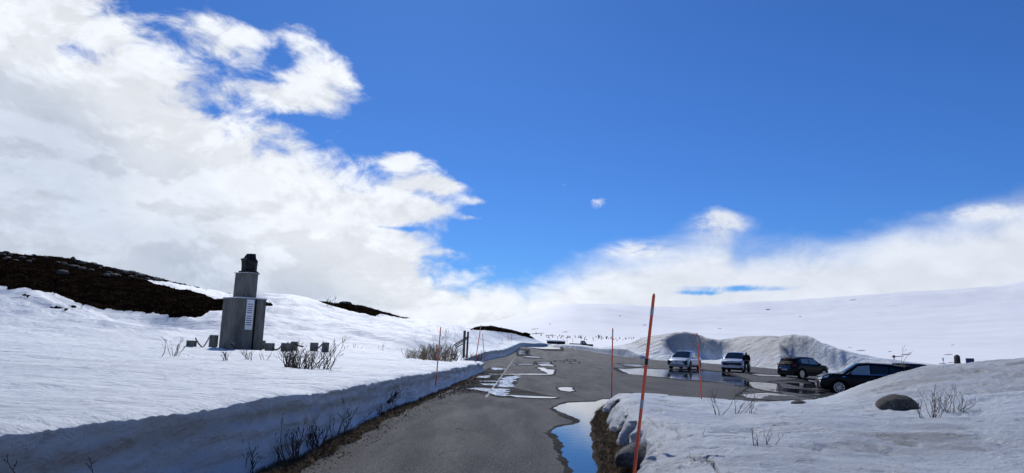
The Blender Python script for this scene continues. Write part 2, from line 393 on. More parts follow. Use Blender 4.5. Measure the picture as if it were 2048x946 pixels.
# ---- snow field on the left with its cut edge along the road
wy = np.array([-14, 0, 3, 4.6, 7, 9.4, 11.5, 14.2, 17, 21.4, 28, 36, 41, 43.5, 45, 47, 52, 60, 64, 66.5, 75, 100, 119, 140, 150, 156, 166, 185, 260])
wx = np.array([-4.1, -3.8, -3.6, -3.42, -3.05, -2.76, -2.76, -2.74, -2.62, -2.33, -1.95, -1.6, -1.42, -1.55, -2.1, -3.0, -3.8, -3.6, -3.0, -2.35, -1.9, -.2, 1.2, 2.4, 3.4, 8.6, 12.6, 15, 22])
hy = np.array([-14, 0, 5, 10, 21, 36, 42, 44, 47, 58, 63, 67, 75, 100, 119, 140, 150, 166, 260])
hh = np.array([.95, .95, .93, .89, .74, .62, .56, .5, .22, .2, .5, .85, .95, 1.05, 1.05, .8, .6, .3, .1])
Lrows = [(2, [(-900,(1.0,)),(0,(.95,)),(1100,(.93,))]),
 (10, [(-900,(1.2,)),(-300,(1.0,)),(0,(.93,)),(700,(.9,)),(1100,(.9,))]),
 (22, [(-600,(1.3,)),(-200,(1.08,)),(0,(.98,)),(400,(.88,)),(700,(.82,)),(870,(.74,)),(1100,(.7,))]),
 (36, [(-600,(2.2,)),(-200,(1.7,)),(0,(1.25,)),(150,(1.1,)),(300,(.95,)),(480,(.90,)),(600,(.88,)),(800,(.78,)),(900,(.72,)),(970,(.62,)),(1100,(.6,))]),
 (46, [(-300,640),(0,655),(150,668),(300,677),(400,684),(480,686),(600,692),(700,(.82,)),(800,(.72,)),(860,(.4,)),(960,(.3,)),(1100,(.3,))]),
 (60, [(-300,590),(0,622),(100,638),(200,652),(300,661),(430,666),(530,662),(620,670),(700,680),(780,690),(850,(.9,)),(910,(.6,)),(1100,(.6,))]),
 (75, [(-300,520),(0,575),(60,577),(150,609),(250,624),(350,634),(430,634),(530,628),(600,634),(650,643),(700,654),(780,668),(850,678),(930,689),(1000,(1.0,)),(1100,(1.,))]),
 (90, [(-300,490),(0,545),(100,560),(200,578),(300,594),(400,612),(460,610),(500,598),(530,592),(565,594),(600,600),(650,617),(700,631),(760,645),(820,659),(880,668),(930,677),(980,688),(1040,(1.2,)),(1100,(1.2,))]),
 (110, [(-300,470),(0,522),(100,532),(200,550),(290,565),(400,588),(460,598),(530,602),(600,608),(650,617),(700,627),(760,643),(830,655),(930,668),(1000,680),(1050,(1.7,)),(1100,(1.7,))]),
 (135, [(-300,450),(0,506),(60,512),(120,518),(160,524),(200,534),(250,545),(300,555),(350,566),(400,577),(460,588),(530,602),(600,605),(620,606),(650,606),(700,610),(740,617),(770,626),(815,637),(850,640),(900,648),(940,659),(1000,674),(1040,684),(1100,(2.0,))]),
 (165, [(-300,470),(0,520),(300,570),(460,605),(600,620),(700,628),(815,643),(860,646),(921,656),(950,656),(980,653),(1009,658),(1036,665),(1061,671),(1083,682),(1110,690),(1150,(1.6,)),(1300,(1.2,))]),
 (200, [(-300,(26,)),(0,(19,)),(460,(10,)),(700,(6,)),(900,(3.2,)),(980,(4.0,)),(1061,(2.8,)),(1110,(1.6,)),(1300,(.8,))]),
 (270, [(-300,(6,)),(460,(2,)),(700,(0.,)),(1100,(-1.,)),(1300,(-1,))])]
FL = Field(Lrows, 7)
def ripple(x, y, amp):
    return amp*(fbm(x*.35, y*.9, 3, 4, .55))
def zleft(x, y, wdist):
    tx = x/np.maximum(y, 2.0)
    h = np.interp(y, hy, hh)+zg(x*0-1, y)
    z = FL(tx, np.maximum(y, 2.0))
    k = ss(wdist, 0, np.clip(y*.18, 2.5, 9))
    z = h*(1-k)+z*k
    z = z + fbm(x*.16, y*.16, 1, 4)*np.interp(y, [0, 20, 40, 60, 90, 130, 170], [.05, .07, .12, .62, .62, .35, .15])*ss(wdist, 0, 3)
    z = z + fbm(x*.6, y*.85, 7, 4, .55)*np.interp(y, [0, 8, 30, 60, 160], [.03, .045, .07, .13, .2])
    z = z + fbm(x*3.1, y*4.2, 9, 4, .6)*.02 - .02*np.abs(fbm(x*1.6, y*3.4, 12, 4, .6))
    dr = 1-np.abs(fbm(x*.045+y*.02, y*.10, 21, 4, .45))*2
    z = z + dr*np.interp(y, [0, 41, 50, 62, 95, 130], [0, 0, .45, 1.1, .45, 0])*ss(wdist, 1, 6)
    z = z + .022*fbm(x*5, y*9, 3, 4, .7)*np.exp(-wdist/.3)
    return z
yl = np.concatenate([np.linspace(-14, 1, 16), np.geomspace(1.4, 265, 640)])
tl = np.concatenate([np.linspace(0, .08, 60), np.linspace(.0815, .95, 430), np.geomspace(.96, 2.6, 30)])
WN = 34
XW = np.interp(yl, wy, wx); k_ = np.hanning(9)[1:-1]; k_ /= k_.sum()
def wallx(y): return np.interp(y, wy, wx) + .10*fbm(y*.45, 0, 0, 4) + np.where(y > 3, .05, .05)*fbm(y*2.2, 5, 0, 3)
XW = wallx(yl)
sc = np.maximum(yl, 5)
# top surface
XT = XW[:, None] - sc[:, None]*tl[None, :]; YT = np.repeat(yl[:, None], len(tl), 1); WD = XW[:, None]-XT
ZT = zleft(XT, YT, WD)
ZT -= .10*np.exp(-(WD/.12)) * (0.7+.3*fbm(YT*.8, 2))      # rounded, crumbling lip
# wall face, from the ground up
q = np.linspace(0, 1, WN)[None, :]
base_z = zg(XW, yl)[:, None]-.05; top_z = ZT[:, :1]
Yw = np.repeat(yl[:, None], WN, 1); Zw = base_z+(top_z-base_z)*q
prof = .07*(1-q)**2.2 - .05*np.sin(q*pi)                    # toe of the wall juts out, middle undercut
rel = (.045*(np.abs(fbm(Yw*1.5, Zw*2.2, 14, 4, .6))*2-.5) + .06*fbm(Yw*.9, Zw*3.2+fbm(Yw*.5, 0)*1.5, 4, 5, .6) + .03*np.sin((Zw+fbm(Yw*.35, 1)*.25)*26)*np.clip(.5+fbm(Yw*.6, Zw*2, 8), 0, 1)*.8)
Xw = XW[:, None]+prof+rel*np.minimum(1, (1-q)*8)
Xg = np.concatenate([Xw[:, :-1], XT], 1); Yg = np.concatenate([Yw[:, :-1], YT], 1); Zg = np.concatenate([Zw[:, :-1], ZT], 1)
wall = np.concatenate([np.ones_like(Xw[:, :-1]), np.clip(1-WD/.1, 0, 1)], 1); hf = np.concatenate([np.repeat(q[:, :-1], len(yl), 0), np.ones_like(XT)], 1)
PX, PY = seen_at(Xg, Yg, Zg)
jit = fbm(Xg*.5, Yg*.5, 2, 5, .65)
PXj = PX+jit*9; PYj = PY+fbm(Xg*.45+9, Yg*.45, 5, 5, .65)*7
heath = [(-400,400),(-400,570),(0,575),(22,578),(49,574),(74,580),(108,587),(135,598),(157,609),(202,618),(247,622),(292,630),(337,630),(371,634),(404,635),(418,626),(427,619),(445,622),
         (490,622),(530,612),(556,611),(530,604),(470,599),(427,598),(382,584),(337,574),(292,562),(274,557.5),(314,561),(359,568),(393,573.5),(460,584),(480,590),(480,560),(300,400)]
patch2 = [(613,603),(630,606),(650,611),(664,620),(684,629),(705,631),(712,629),(729,629),(746,633),(763,628),(790,635),(820,638),(825,625),(740,590),(640,590)]
patch3 = [(936,660),(951,655),(962,648),(1009,650),(1036,658),(1061,664),(1090,680),(1061,677),(1044,672),(1014,665),(995,664),(975,661)]
far = (Yg > 52)
jk = np.where(Yg > 140, .25, 1)
bare = (in_poly(PX+jit*9*jk, PY+(PYj-PY)*jk, heath) & far & (PX < 600)) | (in_poly(PX+jit*4, PY+jit*2.5, patch2) & (Yg > 100)) | (in_poly(PX+jit*2, PY+jit*1.2, patch3) & (Yg > 120))
twig = (((PX-125)/34)**2+((PY-619)/9)**2 < 1) & far & (fbm(Xg*1.6, Yg*1.2, 6, 4, .7) > .14)
twig |= (((PX-55)/30)**2+((PY-596)/8)**2 < 1) & far & (fbm(Xg*1.6, Yg*1.2, 6, 4, .7) > .22)
bare_h = bare.copy(); bare = (bare | twig).astype(float)
for _ in range(2):
    bare[1:-1, 1:-1] = (bare[1:-1, 1:-1]*2+bare[:-2, 1:-1]+bare[2:, 1:-1]+bare[1:-1, :-2]+bare[1:-1, 2:])/6
Zg = Zg + bare*(.07+.20*fbm(Xg*.9, Yg*.9, 3, 5, .7))*far
tag(link_mesh('snow_field', grid_mesh('snow_field', Xg, Yg, Zg, {'wall': wall, 'hf': hf, 'bare': bare}), m_snowL), kind='structure')
from mathutils.bvhtree import BVHTree
def make_bvh(o):
    dgm = o.data; return BVHTree.FromPolygons([v.co[:] for v in dgm.vertices], [p.vertices[:] for p in dgm.polygons])
def interp_grid_z(XX, YY, ZZ):       # nearest-vertex height lookup
    def f(x, y):
        d = (XX-x)**2+(YY-y)**2; return float(ZZ.ravel()[np.argmin(d)])
    return f
z_left = interp_grid_z(Xg[:, WN-1:], Yg[:, WN-1:], Zg[:, WN-1:])

# ---- snow bank between road and car park, with its mound on the right
ry = np.array([-12, 1.5, 4, 5.7, 7.0, 8.0, 9.2, 10.4, 11.5, 13, 14.5, 16, 17.4, 18.6, 19.4, 20.1, 22, 30])
rx = np.array([1.5, 1.25, 1.2, 1.25, 1.50, 1.72, 1.80, 2.05, 2.0, 2.25, 2.3, 2.6, 2.6, 2.85, 3.4, 4.6, 7, 12])
Rrows = [(1.5, [(-900,(.7,)),(1200,(.72,)),(3500,(.8,))]), (4, [(1100,(.74,)),(1500,(.80,)),(2100,(.8,)),(3500,(.9,))]),
 (6, [(1100,(.66,)),(1330,(.62,)),(1500,(.74,)),(1700,(.72,)),(1900,(.66,)),(2048,(.7,)),(2600,(.95,))]),
 (8, [(1150,(.55,)),(1300,(.55,)),(1450,(.64,)),(1600,(.68,)),(1800,(.60,)),(2048,(.63,)),(2600,(1.1,))]),
 (10, [(1150,(.5,)),(1300,(.52,)),(1450,(.56,)),(1560,(.66,)),(1650,(.70,)),(1800,(.67,)),(1950,(.70,)),(2048,(.8,)),(2600,(1.4,))]),
 (12.3, [(1150,(.46,)),(1270,(.48,)),(1450,(.48,)),(1530,(.60,)),(1620,(.69,)),(1700,(.69,)),(1800,(.70,)),(1900,(.82,)),(2048,(1.0,)),(2600,(1.6,))]),
 (15, [(1150,(.44,)),(1240,(.46,)),(1400,(.42,)),(1560,(.46,)),(1650,(.60,)),(1720,(.84,)),(1800,(1.06,)),(1900,(1.28,)),(2048,(1.42,)),(2600,(1.8,))]),
 (18, [(1200,784),(1235,783),(1300,787),(1400,794),(1480,799),(1560,801),(1620,798),(1660,790),(1700,776),(1750,757),(1800,743),(1850,733),(1900,728),(1960,724),(2048,718),(2600,680)]),
 (19.6, [(1200,(.3,)),(1560,(.2,)),(1640,(.25,)),(1700,(.62,)),(1800,(1.1,)),(1900,(1.35,)),(2048,(1.5,)),(2600,(2.,))]),
 (22, [(1200,(-.3,)),(1600,(-.4,)),(1700,(0.,)),(1800,(.5,)),(2048,(.9,)),(2600,(1.4,))]),
 (26, [(1200,(-.8,)),(1700,(-.9,)),(2048,(-.6,)),(2600,(.3,))]), (34, [(1200,(-1,)),(2600,(-1,))])]
FR = Field(Rrows, 15)
yr = np.concatenate([np.linspace(-12, 1, 14), np.geomspace(1.3, 32, 420)])
tr = np.concatenate([np.linspace(0, .06, 50), np.linspace(.0615, 1.0, 460), np.geomspace(1.01, 5, 26)])
def rwall(y): return np.interp(y, ry, rx)+.10*fbm(y*1.1, 3, 0, 4)+.05*fbm(y*4, 8, 0, 2)
RW = rwall(yr); scr = np.maximum(yr, 4)
XT = RW[:, None]+scr[:, None]*tr; YT = np.repeat(yr[:, None], len(tr), 1); WD = XT-RW[:, None]
ZT = FR(XT/np.maximum(YT, 1.5), np.maximum(YT, 1.5)) + .05*fbm(XT*.55, YT*.7, 3, 4) + .035*fbm(XT*1.5, YT*2.4, 6, 5, .6) + .09*fbm(XT*.35+3, YT*.8, 6, 3) + .012*fbm(XT*6, YT*8, 9, 4, .65) - .014*np.abs(fbm(XT*3.2, YT*4.5, 2, 4, .6)) - .04*ss(fbm(XT*1.9, YT*3.2, 12, 3), .18, .42)
ZT += .10*np.exp(-(WD/.9)**2)*ss(YT, 4, 6)*(1-ss(YT, 15, 18)); ZT -= .16*np.exp(-WD/.16)*(.7+.5*fbm(YT*2, 4)); ZT += .06*fbm(XT*5, YT*5, 4, 4, .6)*np.exp(-WD/.35)
q = np.linspace(0, 1, WN)[None, :]
bz = zg(RW, yr)[:, None]-.05; Yw = np.repeat(yr[:, None], WN, 1); Zw = bz+(ZT[:, :1]-bz)*q
cave = sum(a_*np.exp(-((yr-c_)/w_)**2)[:, None] for c_, w_, a_ in ((9.3, .45, .42), (11.2, .35, .25), (12.5, .45, .35), (16.4, .7, .4)))
Xw = RW[:, None]-.30*(1-q)**.8*(1-np.minimum(cave*3, 1))+cave*np.clip(1-q, 0, 1)**.6*1.0+.13*np.sin(q*pi*.95)*(.4+fbm(Yw*1.6, Zw*2, 2, 3))*-.6+.07*fbm(Yw*2.2, Zw*4.5, 4, 4, .6)*np.minimum(1, (1-q)*6)
Xr = np.concatenate([Xw[:, :-1], XT], 1); Yr = np.concatenate([Yw[:, :-1], YT], 1); Zr = np.concatenate([Zw[:, :-1], ZT], 1)
PX, PY = seen_at(Xr, Yr, Zr)
mound = ss(Yr, 12.5, 15.5)*ss(PX, 1620, 1800)*(PY < 835)
trough = np.exp(-((PX-1860)/170)**2-((PY-882)/26)**2)*(Yr < 12)
trough2 = np.exp(-((PX-1700)/160)**2-((PY-905)/30)**2)*(Yr < 10)*.35
crack = np.exp(-((PY-(905+(PX-1385)*.62+8*np.sin(PX*.11)))/3.0)**2)*(PX > 1380)*(PX < 1475)*(Yr < 8)
crack2 = np.exp(-((PY-(842+(PX-1300)*.35+5*np.sin(PX*.13)))/2.5)**2)*(PX > 1290)*(PX < 1370)*(Yr < 12)
lipd = np.exp(-WD/.5); lipd = np.concatenate([np.full_like(Xw[:, :-1], .25), lipd*.25], 1)
dirt = np.clip(1.0*mound*(.75+.7*fbm(Xr*.8, Yr*1.5, 1, 4)) + trough*1.5*(.55+fbm(Xr*1.5, Yr*3, 1, 4)) + trough2*(.5+fbm(Xr*1.5, Yr*3, 1, 4)) + crack*.9+crack2*.5+lipd, 0, 1)
Zr = Zr-.05*crack-.03*crack2
tag(link_mesh('snow_bank', grid_mesh('snow_bank', Xr, Yr, Zr, {'dirt': dirt}, flip=True), m_snowR), kind='structure')
z_right = interp_grid_z(Xr[:, WN-1:], Yr[:, WN-1:], Zr[:, WN-1:])

# ---- plowed snow behind the car park
fp = [(1095,150),(1120,148),(1150,140),(1190,127),(1230,116),(1280,106),(1330,102),(1400,98),(1450,93),(1500,87),(1560,80),(1650,73),(1780,68),(1950,64)]
crest = [(1095,689),(1115,689),(1140,689),(1165,690),(1200,695),(1225,693),(1245,690),(1265,684),(1285,676),(1310,671),(1335,668),(1370,667),(1392,671),(1412,678),(1440,681),(1462,678),(1490,673),(1520,673),(1560,674),(1575,671),(1592,670),(1612,672),(1628,678),(1645,688),(1680,698),(1720,708),(1770,718),(1830,726),(1950,737)]
pxs = np.linspace(1095, 1950, 560); Yf = np.interp(pxs, *zip(*fp)); Cy = np.interp(pxs, *zip(*crest))
wd = np.interp(pxs, [1095, 1225, 1260, 1330, 1500, 1600, 1700, 1950], [10, 9, 11, 13, 14, 13, 12, 9])
tt = np.array([ray(p, hor(p)-0)[0] for p in pxs]); es = np.concatenate([np.linspace(0, 2, 130)])
zc = np.array([EYE+ray(p, c)[1]*(y+ww) for p, c, y, ww in zip(pxs, Cy, Yf, wd)])
E, TT = np.meshgrid(es, tt); PXh = np.repeat(pxs[:, None], len(es), 1)
g0 = zg(tt*Yf, Yf)-.08
hollow = np.exp(-((PXh-1396)/62)**6)+.9*np.exp(-((PXh-1515)/16)**2)*0
gentle = 1-np.clip(1-(1-np.minimum(E, 1))**1.5, 0, 1)
pg = np.minimum(E, 1)**.9
pg = np.sin(np.minimum(E, 1)*pi/2)**1.05
cut = .14*ss(E, .0, .25)+.86*ss(E+.10*fbm(PXh*.012, E*1.5), .54, .68)     # a scooped face under an overhanging crest
toe = .22*ss(E, 0, .03)*np.exp(-((PXh-1270)/30)**4)
steep = ss(PXh, 1555, 1590)*(1-ss(PXh, 1670, 1740))
ps = .22*ss(E, 0, .3)+.78*ss(E+.0012*(PXh-1620)+.04*fbm(PXh*.03, 8), .48, .64)
pr = pg*(1-hollow)*(1-steep)+cut*hollow+ps*steep*(1-hollow)
pr = np.maximum(pr, toe)
# small steep cut at the foot of the low bank on the left
low = (1-ss(PXh, 1230, 1290)); pr = pr*(1-low)+low*(.75*ss(E, 0, .10)+.25*ss(E, .1, 1))
back = 1-.55*ss(E, 1.1, 2)
Zh = g0[:, None]+(zc-g0)[:, None]*pr*back
Yh = Yf[:, None]+E*wd[:, None]; Xh = TT*Yh
Zh += ss(E, .05, .3)*(1-ss(E, .8, 1)*.6)*(.34*fbm(Xh*.22, Yh*.22, 2, 4)+.15*fbm(Xh*.7, Yh*.7, 3, 4, .6))*np.clip((zc-g0)[:, None]/3, .25, 1)
Zh += .04*fbm(Xh*2.5, Yh*2.5, 3, 3)
dirt = np.clip(ss(Zh-g0[:, None], 1.2, 2.8)*(1-ss(PXh, 1590, 1660))*(.95+.8*fbm(Xh*.3, Yh*.3, 5, 4)) + .5*ss(PXh, 1440, 1470)*(1-ss(PXh, 1560, 1590)) + .5*low*ss(E, .1, .4)*(.4+fbm(Xh*.5, Yh*.5, 9, 4)), 0, 1)
tag(link_mesh('snow_bank', grid_mesh('plowed_snow', Xh, Yh, Zh, {'dirt': dirt}, flip=True), m_heap), kind='structure')
z_heap = interp_grid_z(Xh, Yh, Zh)

# ---- the plain and the hills beyond
Frows = [(60, [(800,(-1.5,)),(3500,(-1.2,))]), (72, [(800,(-1.5,)),(1500,(-1.5,)),(1800,(-.7,)),(3500,(-.3,))]), (110, [(800,(-1.2,)),(1400,(-1.,)),(1800,(-.5,)),(2100,(-.4,)),(3500,(0,))]),
 (140, [(800,(.0,)),(1100,(.2,)),(1200,(0,)),(1300,(-.5,)),(2048,(-.4,)),(3500,(0,))]),
 (170, [(800,(.8,)),(1000,(1.2,)),(1100,(1.45,)),(1200,(1.3,)),(1300,(.5,)),(1500,(-.1,)),(2048,(-.3,)),(3500,(0,))]),
 (250, [(800,(0,)),(1000,(.8,)),(1100,(1.7,)),(1200,(1.3,)),(1300,(.9,)),(2048,(-.1,)),(3500,(0,))]),
 (450, [(800,(3,)),(1000,674),(1100,682),(1200,686),(1300,689),(1500,697),(1700,705),(1900,715),(2048,721),(2600,735)]),
 (900, [(800,665),(1000,661),(1100,668),(1200,672),(1300,674),(1500,680),(1700,688),(1900,692),(2048,694),(2600,700)]),
 (1500, [(850,668),(921,658),(1000,650),(1049,641),(1097,628),(1146,624),(1207,628),(1280,640),(1400,652),(1500,655),(1700,655),(1900,650),(2048,640),(2600,600)]),
 (2100, [(850,672),(921,653),(960,648),(1000,642),(1049,631),(1097,614),(1120,610),(1146,608),(1207,608),(1250,610),(1300,616),(1350,622),(1450,628),(1550,628),(1700,622),(1900,610),(2048,600),(2600,550)]),
 (3000, [(850,680),(921,655),(1000,645),(1097,620),(1207,614),(1300,618),(1380,617),(1450,611),(1500,607),(1560,605),(1650,599),(1720,594),(1800,587),(1880,583),(1960,577),(1985,576),(2000,574),(2048,565),(2600,500)]),
 (4200, [(850,(0,)),(1200,(100,)),(1500,(150,)),(2048,(260,)),(2600,(400,))])]
FF = Field(Frows, 9)
yf = np.geomspace(58, 4200, 520); tf = np.concatenate([np.linspace(-.22, .95, 640), np.geomspace(.96, 3, 30)])
Xf = yf[:, None]*tf; Yff = np.repeat(yf[:, None], len(tf), 1); Zf = FF(Xf/Yff, Yff)
Zf = Zf+fbm(Xf*.02, Yff*.02, 1, 5)*np.interp(Yff, [60, 200, 450, 900, 3000], [.02, .12, .4, .9, 2.])+fbm(Xf*.003, Yff*.003, 4, 4)*np.interp(Yff, [400, 900, 2100, 3000], [0, 4, 8, 6])
PX, PY = seen_at(Xf, Yff, Zf)
bare = np.zeros_like(PX)
for bx, by, rx_, ry_ in [(1722,701,9,.9),(1700,695,5,.5),(1795,713,14,1.0),(1812,709,10,1.1),(1820,706,5,.6),(1775,722,12,.9),(1780,703,4,.7),(1897,709,9,.8),(1885,727,8,.9),(1902,725,7,.7),(1536,619,5,1.3),(1070,658,8,.8),(1130,664,7,.7),(1290,650,5,.7),(1340,667,3,.6),(1440,657,5,.6),(1905,690,4,.5),(1100,648,3,.6),(1240,632,3,.6),(1600,633,4,.5),(1708,600,9,.6),(1075,667,14,1.),(1100,671,9,.8)]:
    bare = np.maximum(bare, np.clip(1.6-((PX-bx)/rx_)**2-((PY-by-(bx-PX)*.06)/ry_)**2, 0, 1))
tag(link_mesh('hills', grid_mesh('hills', Xf, Yff, Zf, {'bare': bare}, flip=True), m_far), kind='structure')
z_far = interp_grid_z(Xf, Yff, Zf)

# ---- verges of soil and dead grass
def strip(name, y0, y1, n, xa, xb, m, mt, h=.05, seed=0):
    y = np.geomspace(max(y0, 1), y1, n); u = np.linspace(0, 1, m)
    A = xa(y); B = xb(y)
    x = A[:, None]+(B-A)[:, None]*u; YY = np.repeat(y[:, None], m, 1)
    z = zg(x, YY)+.006+h*(np.sin(u*pi)**.6)[None, :]*(.7+.7*fbm(x*3, YY*2, seed, 4, .6))
    z[:, -1] = zg(x, YY)[:, -1]-.03; z[:, 0] = zg(x, YY)[:, 0]-.03
    tag(link_mesh(name, grid_mesh(name, x, YY, z, flip=(B[0] < A[0])), mt), kind='structure'); return x, YY, z
def vL(y): return np.interp(y, wy, wx)-.1
def eL(y): return np.interp(y, [1, 5, 8, 12, 16, 22, 30, 40, 45], [-2.5, -2.47, -2.45, -2.38, -2.35, -2.05, -1.6, -1.25, -1.5])+.14*fbm(y*1.3, 1, 0, 4)
VLx, VLy, VLz = strip('verge', 1, 44, 260, vL, eL, 16, m_soil, .05, 3)
def aR(y): return np.interp(y, [1, 5.7, 8.8, 12, 15, 17.5, 19.4, 20.5], [.25, .72, 1.12, 1.42, 1.75, 2.15, 2.6, 3.3])+.06*fbm(y*2.6, 7, 0, 4)
def bR(y): return np.interp(y, ry, rx)+.4
VRx, VRy, VRz = strip('verge', 1, 20.3, 260, aR, bR, 22, m_soil, .07, 5)

# ---- puddles, wet asphalt, slush, painted line: outlines laid on the asphalt
def flat_patch(name, P, dz, mt, rough_=.0, cells=None, kind='structure'):
    W2 = [onz(x, y, -.2 if x > 1480 else 0.0) for x, y in P]
    W2 = []
    for x, y in P:
        a, b = ray(x, y); Yv = (0-EYE)/b if b < -1e-4 else 150
        for _ in range(12): Yv = (zg1(a*Yv, Yv)-EYE)/b
        W2.append((a*Yv, Yv))
    # subdivide the outline and roughen it
    out = []; n = len(W2)
    for i in range(n):
        p, q_ = np.array(W2[i]), np.array(W2[(i+1) % n]); L = np.linalg.norm(q_-p); k = int(max(1, min(60, L/(.02*p[1]*.25+.02))))
        for j in range(k):
            s = p+(q_-p)*j/k; d = q_-p; nrm = np.array([-d[1], d[0]])/max(L, 1e-6)
            a = rough_*fbm(s[0]*2.2*15/max(p[1], 8), s[1]*2.2*15/max(p[1], 8), 3, 4, .65)
            out.append(s+nrm*float(a))
    bm = bmesh.new(); vs_ = [bm.verts.new((p[0], p[1], 0)) for p in out]
    f = bm.faces.new(vs_); bmesh.ops.triangulate(bm, faces=[f]);
    ymin = min(p[1] for p in out); ymax = max(p[1] for p in out)
    yy = 30
    while yy < ymax:
        if yy > ymin: bmesh.ops.bisect_plane(bm, geom=bm.verts[:]+bm.edges[:]+bm.faces[:], plane_co=(0, yy, 0), plane_no=(0, 1, 0))
        yy += 3
    for v in bm.verts: v.co.z = zg1(v.co.x, v.co.y)+dz
    bmesh.ops.recalc_face_normals(bm, faces=bm.faces[:])
    if bm.faces and sum(f_.normal.z for f_ in bm.faces) < 0: bmesh.ops.reverse_faces(bm, faces=bm.faces[:])
    me = bpy.data.meshes.new(name); bm.to_mesh(me); bm.free()
    return tag(link_mesh(name, me, mt), kind=kind)
def grow(P, s, t):
    cx = sum(p[0] for p in P)/len(P); cy = sum(p[1] for p in P)/len(P)
    return [(cx+(x-cx)*s+(3 if x > cx else -3)*t, cy+(y-cy)*s+(1 if y > cy else -1)*t) for x, y in P]
def z3(L): return [(780+x/4.096, 580+y/4.096) for x, y in L]
def z4(L): return [(1280+x/5.914, 640+y/5.914) for x, y in L]
near = [(1106,817),(1118,811),(1135,806),(1160,805),(1190,804),(1199,801),(1208,799),(1230,799),(1234,806),(1222,812),(1205,822),(1200,840),(1201,880),(1204,946),(1206,1000),(1165,1010),(1152,980),(1145,948),(1135,925),(1124,912),(1122,900),(1127,893),(1118,880),(1112,870),(1100,866),(1108,858),(1125,853),(1150,849),(1162,843),(1152,837),(1138,832),(1120,824)]
wetn = [(1098,816),(1130,803),(1190,801),(1208,797),(1234,797),(1236,808),(1210,830),(1206,1030),(1155,1020),(1140,965),(1118,915),(1105,880),(1088,866),(1118,850),(1148,844),(1120,832)]
flat_patch('wet_ground', wetn, .003, m_wet, .08)
flat_patch('puddle', near, .009, m_water, .07)
puds = [z4([(-260,575),(-180,580),(0,572),(200,583),(450,592),(700,600),(990,622),(1000,632),(1230,705),(1290,740),(1295,792),(1240,785),(1080,770),(960,738),(730,720),(520,708),(380,690),(0,652),(-120,640),(-200,610)]),
        z4([(1290,735),(1480,742),(1620,758),(1656,800),(1600,812),(1540,830),(1656,850),(1656,862),(1450,830),(1330,800)]),
        z4([(1310,640),(1480,648),(1656,655),(1780,668),(1656,668),(1400,658)]),
        z4([(-260,520),(-150,515),(0,528),(60,545),(-30,552),(-160,545)]),
        z3([(1050,505),(1200,510),(1390,525),(1395,534),(1250,530),(1060,520)]), z3([(1040,528),(1130,533),(1128,542),(1060,540)]), z3([(1085,546),(1150,546),(1230,553),(1225,559),(1120,556)]),
        z3([(1035,602),(1170,604),(1165,613),(1060,613)]), z3([(1192,588),(1310,591),(1312,600),(1215,600)]), z3([(1205,606),(1300,602),(1345,620),(1340,627),(1235,620)]),
        z3([(1208,636),(1260,637),(1290,650),(1350,655),(1340,680),(1335,692),(1290,695),(1285,680),(1235,655)]),
        z3([(800,684),(900,686),(1100,686),(1290,688),(1290,694),(1050,694),(830,696)]),
        z3([(960,862),(1100,868),(1250,874),(1380,880),(1330,888),(1180,886),(1050,880)]),
        z3([(1372,806),(1400,799),(1460,797),(1500,803),(1490,812),(1510,826),(1470,834),(1400,824)]),
        z3([(1450,570),(1510,572),(1508,579),(1460,578)]), z3([(1480,590),(1545,593),(1540,599),(1490,598)]), z3([(1355,580),(1420,582),(1415,588),(1360,586)])]
for i, P in enumerate(puds):
    flat_patch('wet_ground', grow(P, 1.10, 1.1 if i > 3 else .8), .003, m_wet, .10)
    flat_patch('puddle', P, .009, m_water, .12 if i < 3 else .10)
streaks = [[(1480,790),(1530,786),(1600,792),(1670,796),(1640,802),(1560,800),(1500,797)],[(1530,775),(1600,778),(1660,786),(1600,787),(1545,781)],[(1560,765),(1620,768),(1660,776),(1610,776)],[(1600,757),(1640,768),(1660,769),(1640,774)]]
flat_patch('wet_ground', [(1470,792),(1500,770),(1540,762),(1600,757),(1660,775),(1680,800),(1640,806),(1540,803)], .003, m_wet, .12)
for P in streaks: flat_patch('puddle', P, .009, m_water, .28)
sl = [z3([(900,728),(960,715),(1050,702),(1050,715),(1010,740),(1005,792),(940,796),(880,788),(910,760)]), z3([(650,808),(740,802),(850,812),(940,812),(945,830),(920,845),(960,866),(880,866),(830,840),(720,822)]),
      z3([(680,715),(740,705),(835,700),(830,722),(720,722)]), z3([(840,636),(920,640),(925,652),(860,656),(830,648)]), z3([(700,745),(880,746),(880,752),(760,752)]), z3([(740,765),(880,770),(900,788),(760,780)])]
flat_patch('wet_ground', z3([(450,860),(560,800),(640,740),(720,690),(820,630),(930,632),(940,690),(1070,695),(1040,760),(1010,800),(1400,884),(1180,893),(900,880),(700,840),(560,835)]), .0015, m_wet, .10)
for P in sl: flat_patch('slush', P, .012, m_slush, .34)
# old edge line
lp = [onz(*p, 0) for p in [(972,795),(985,777),(1000,757),(1012,740),(1023,725),(1031,714)]]
lv = []; lf = []
for i, p in enumerate(lp):
    d = (lp[min(i+1, len(lp)-1)]-lp[max(i-1, 0)]).normalized(); nrm = Vector((d.y, -d.x, 0))*(.012 if p.y < 19 else .034)
    for s in (-1, 1):
        c = p+nrm*s; lv.append((c.x, c.y, zg1(c.x, c.y)+.0075))
    if i: lf.append((2*i-2, 2*i-1, 2*i+1, 2*i))
tag(link_mesh('road_marking', raw_mesh('road_marking', lv, lf, False), m_line), kind='structure')

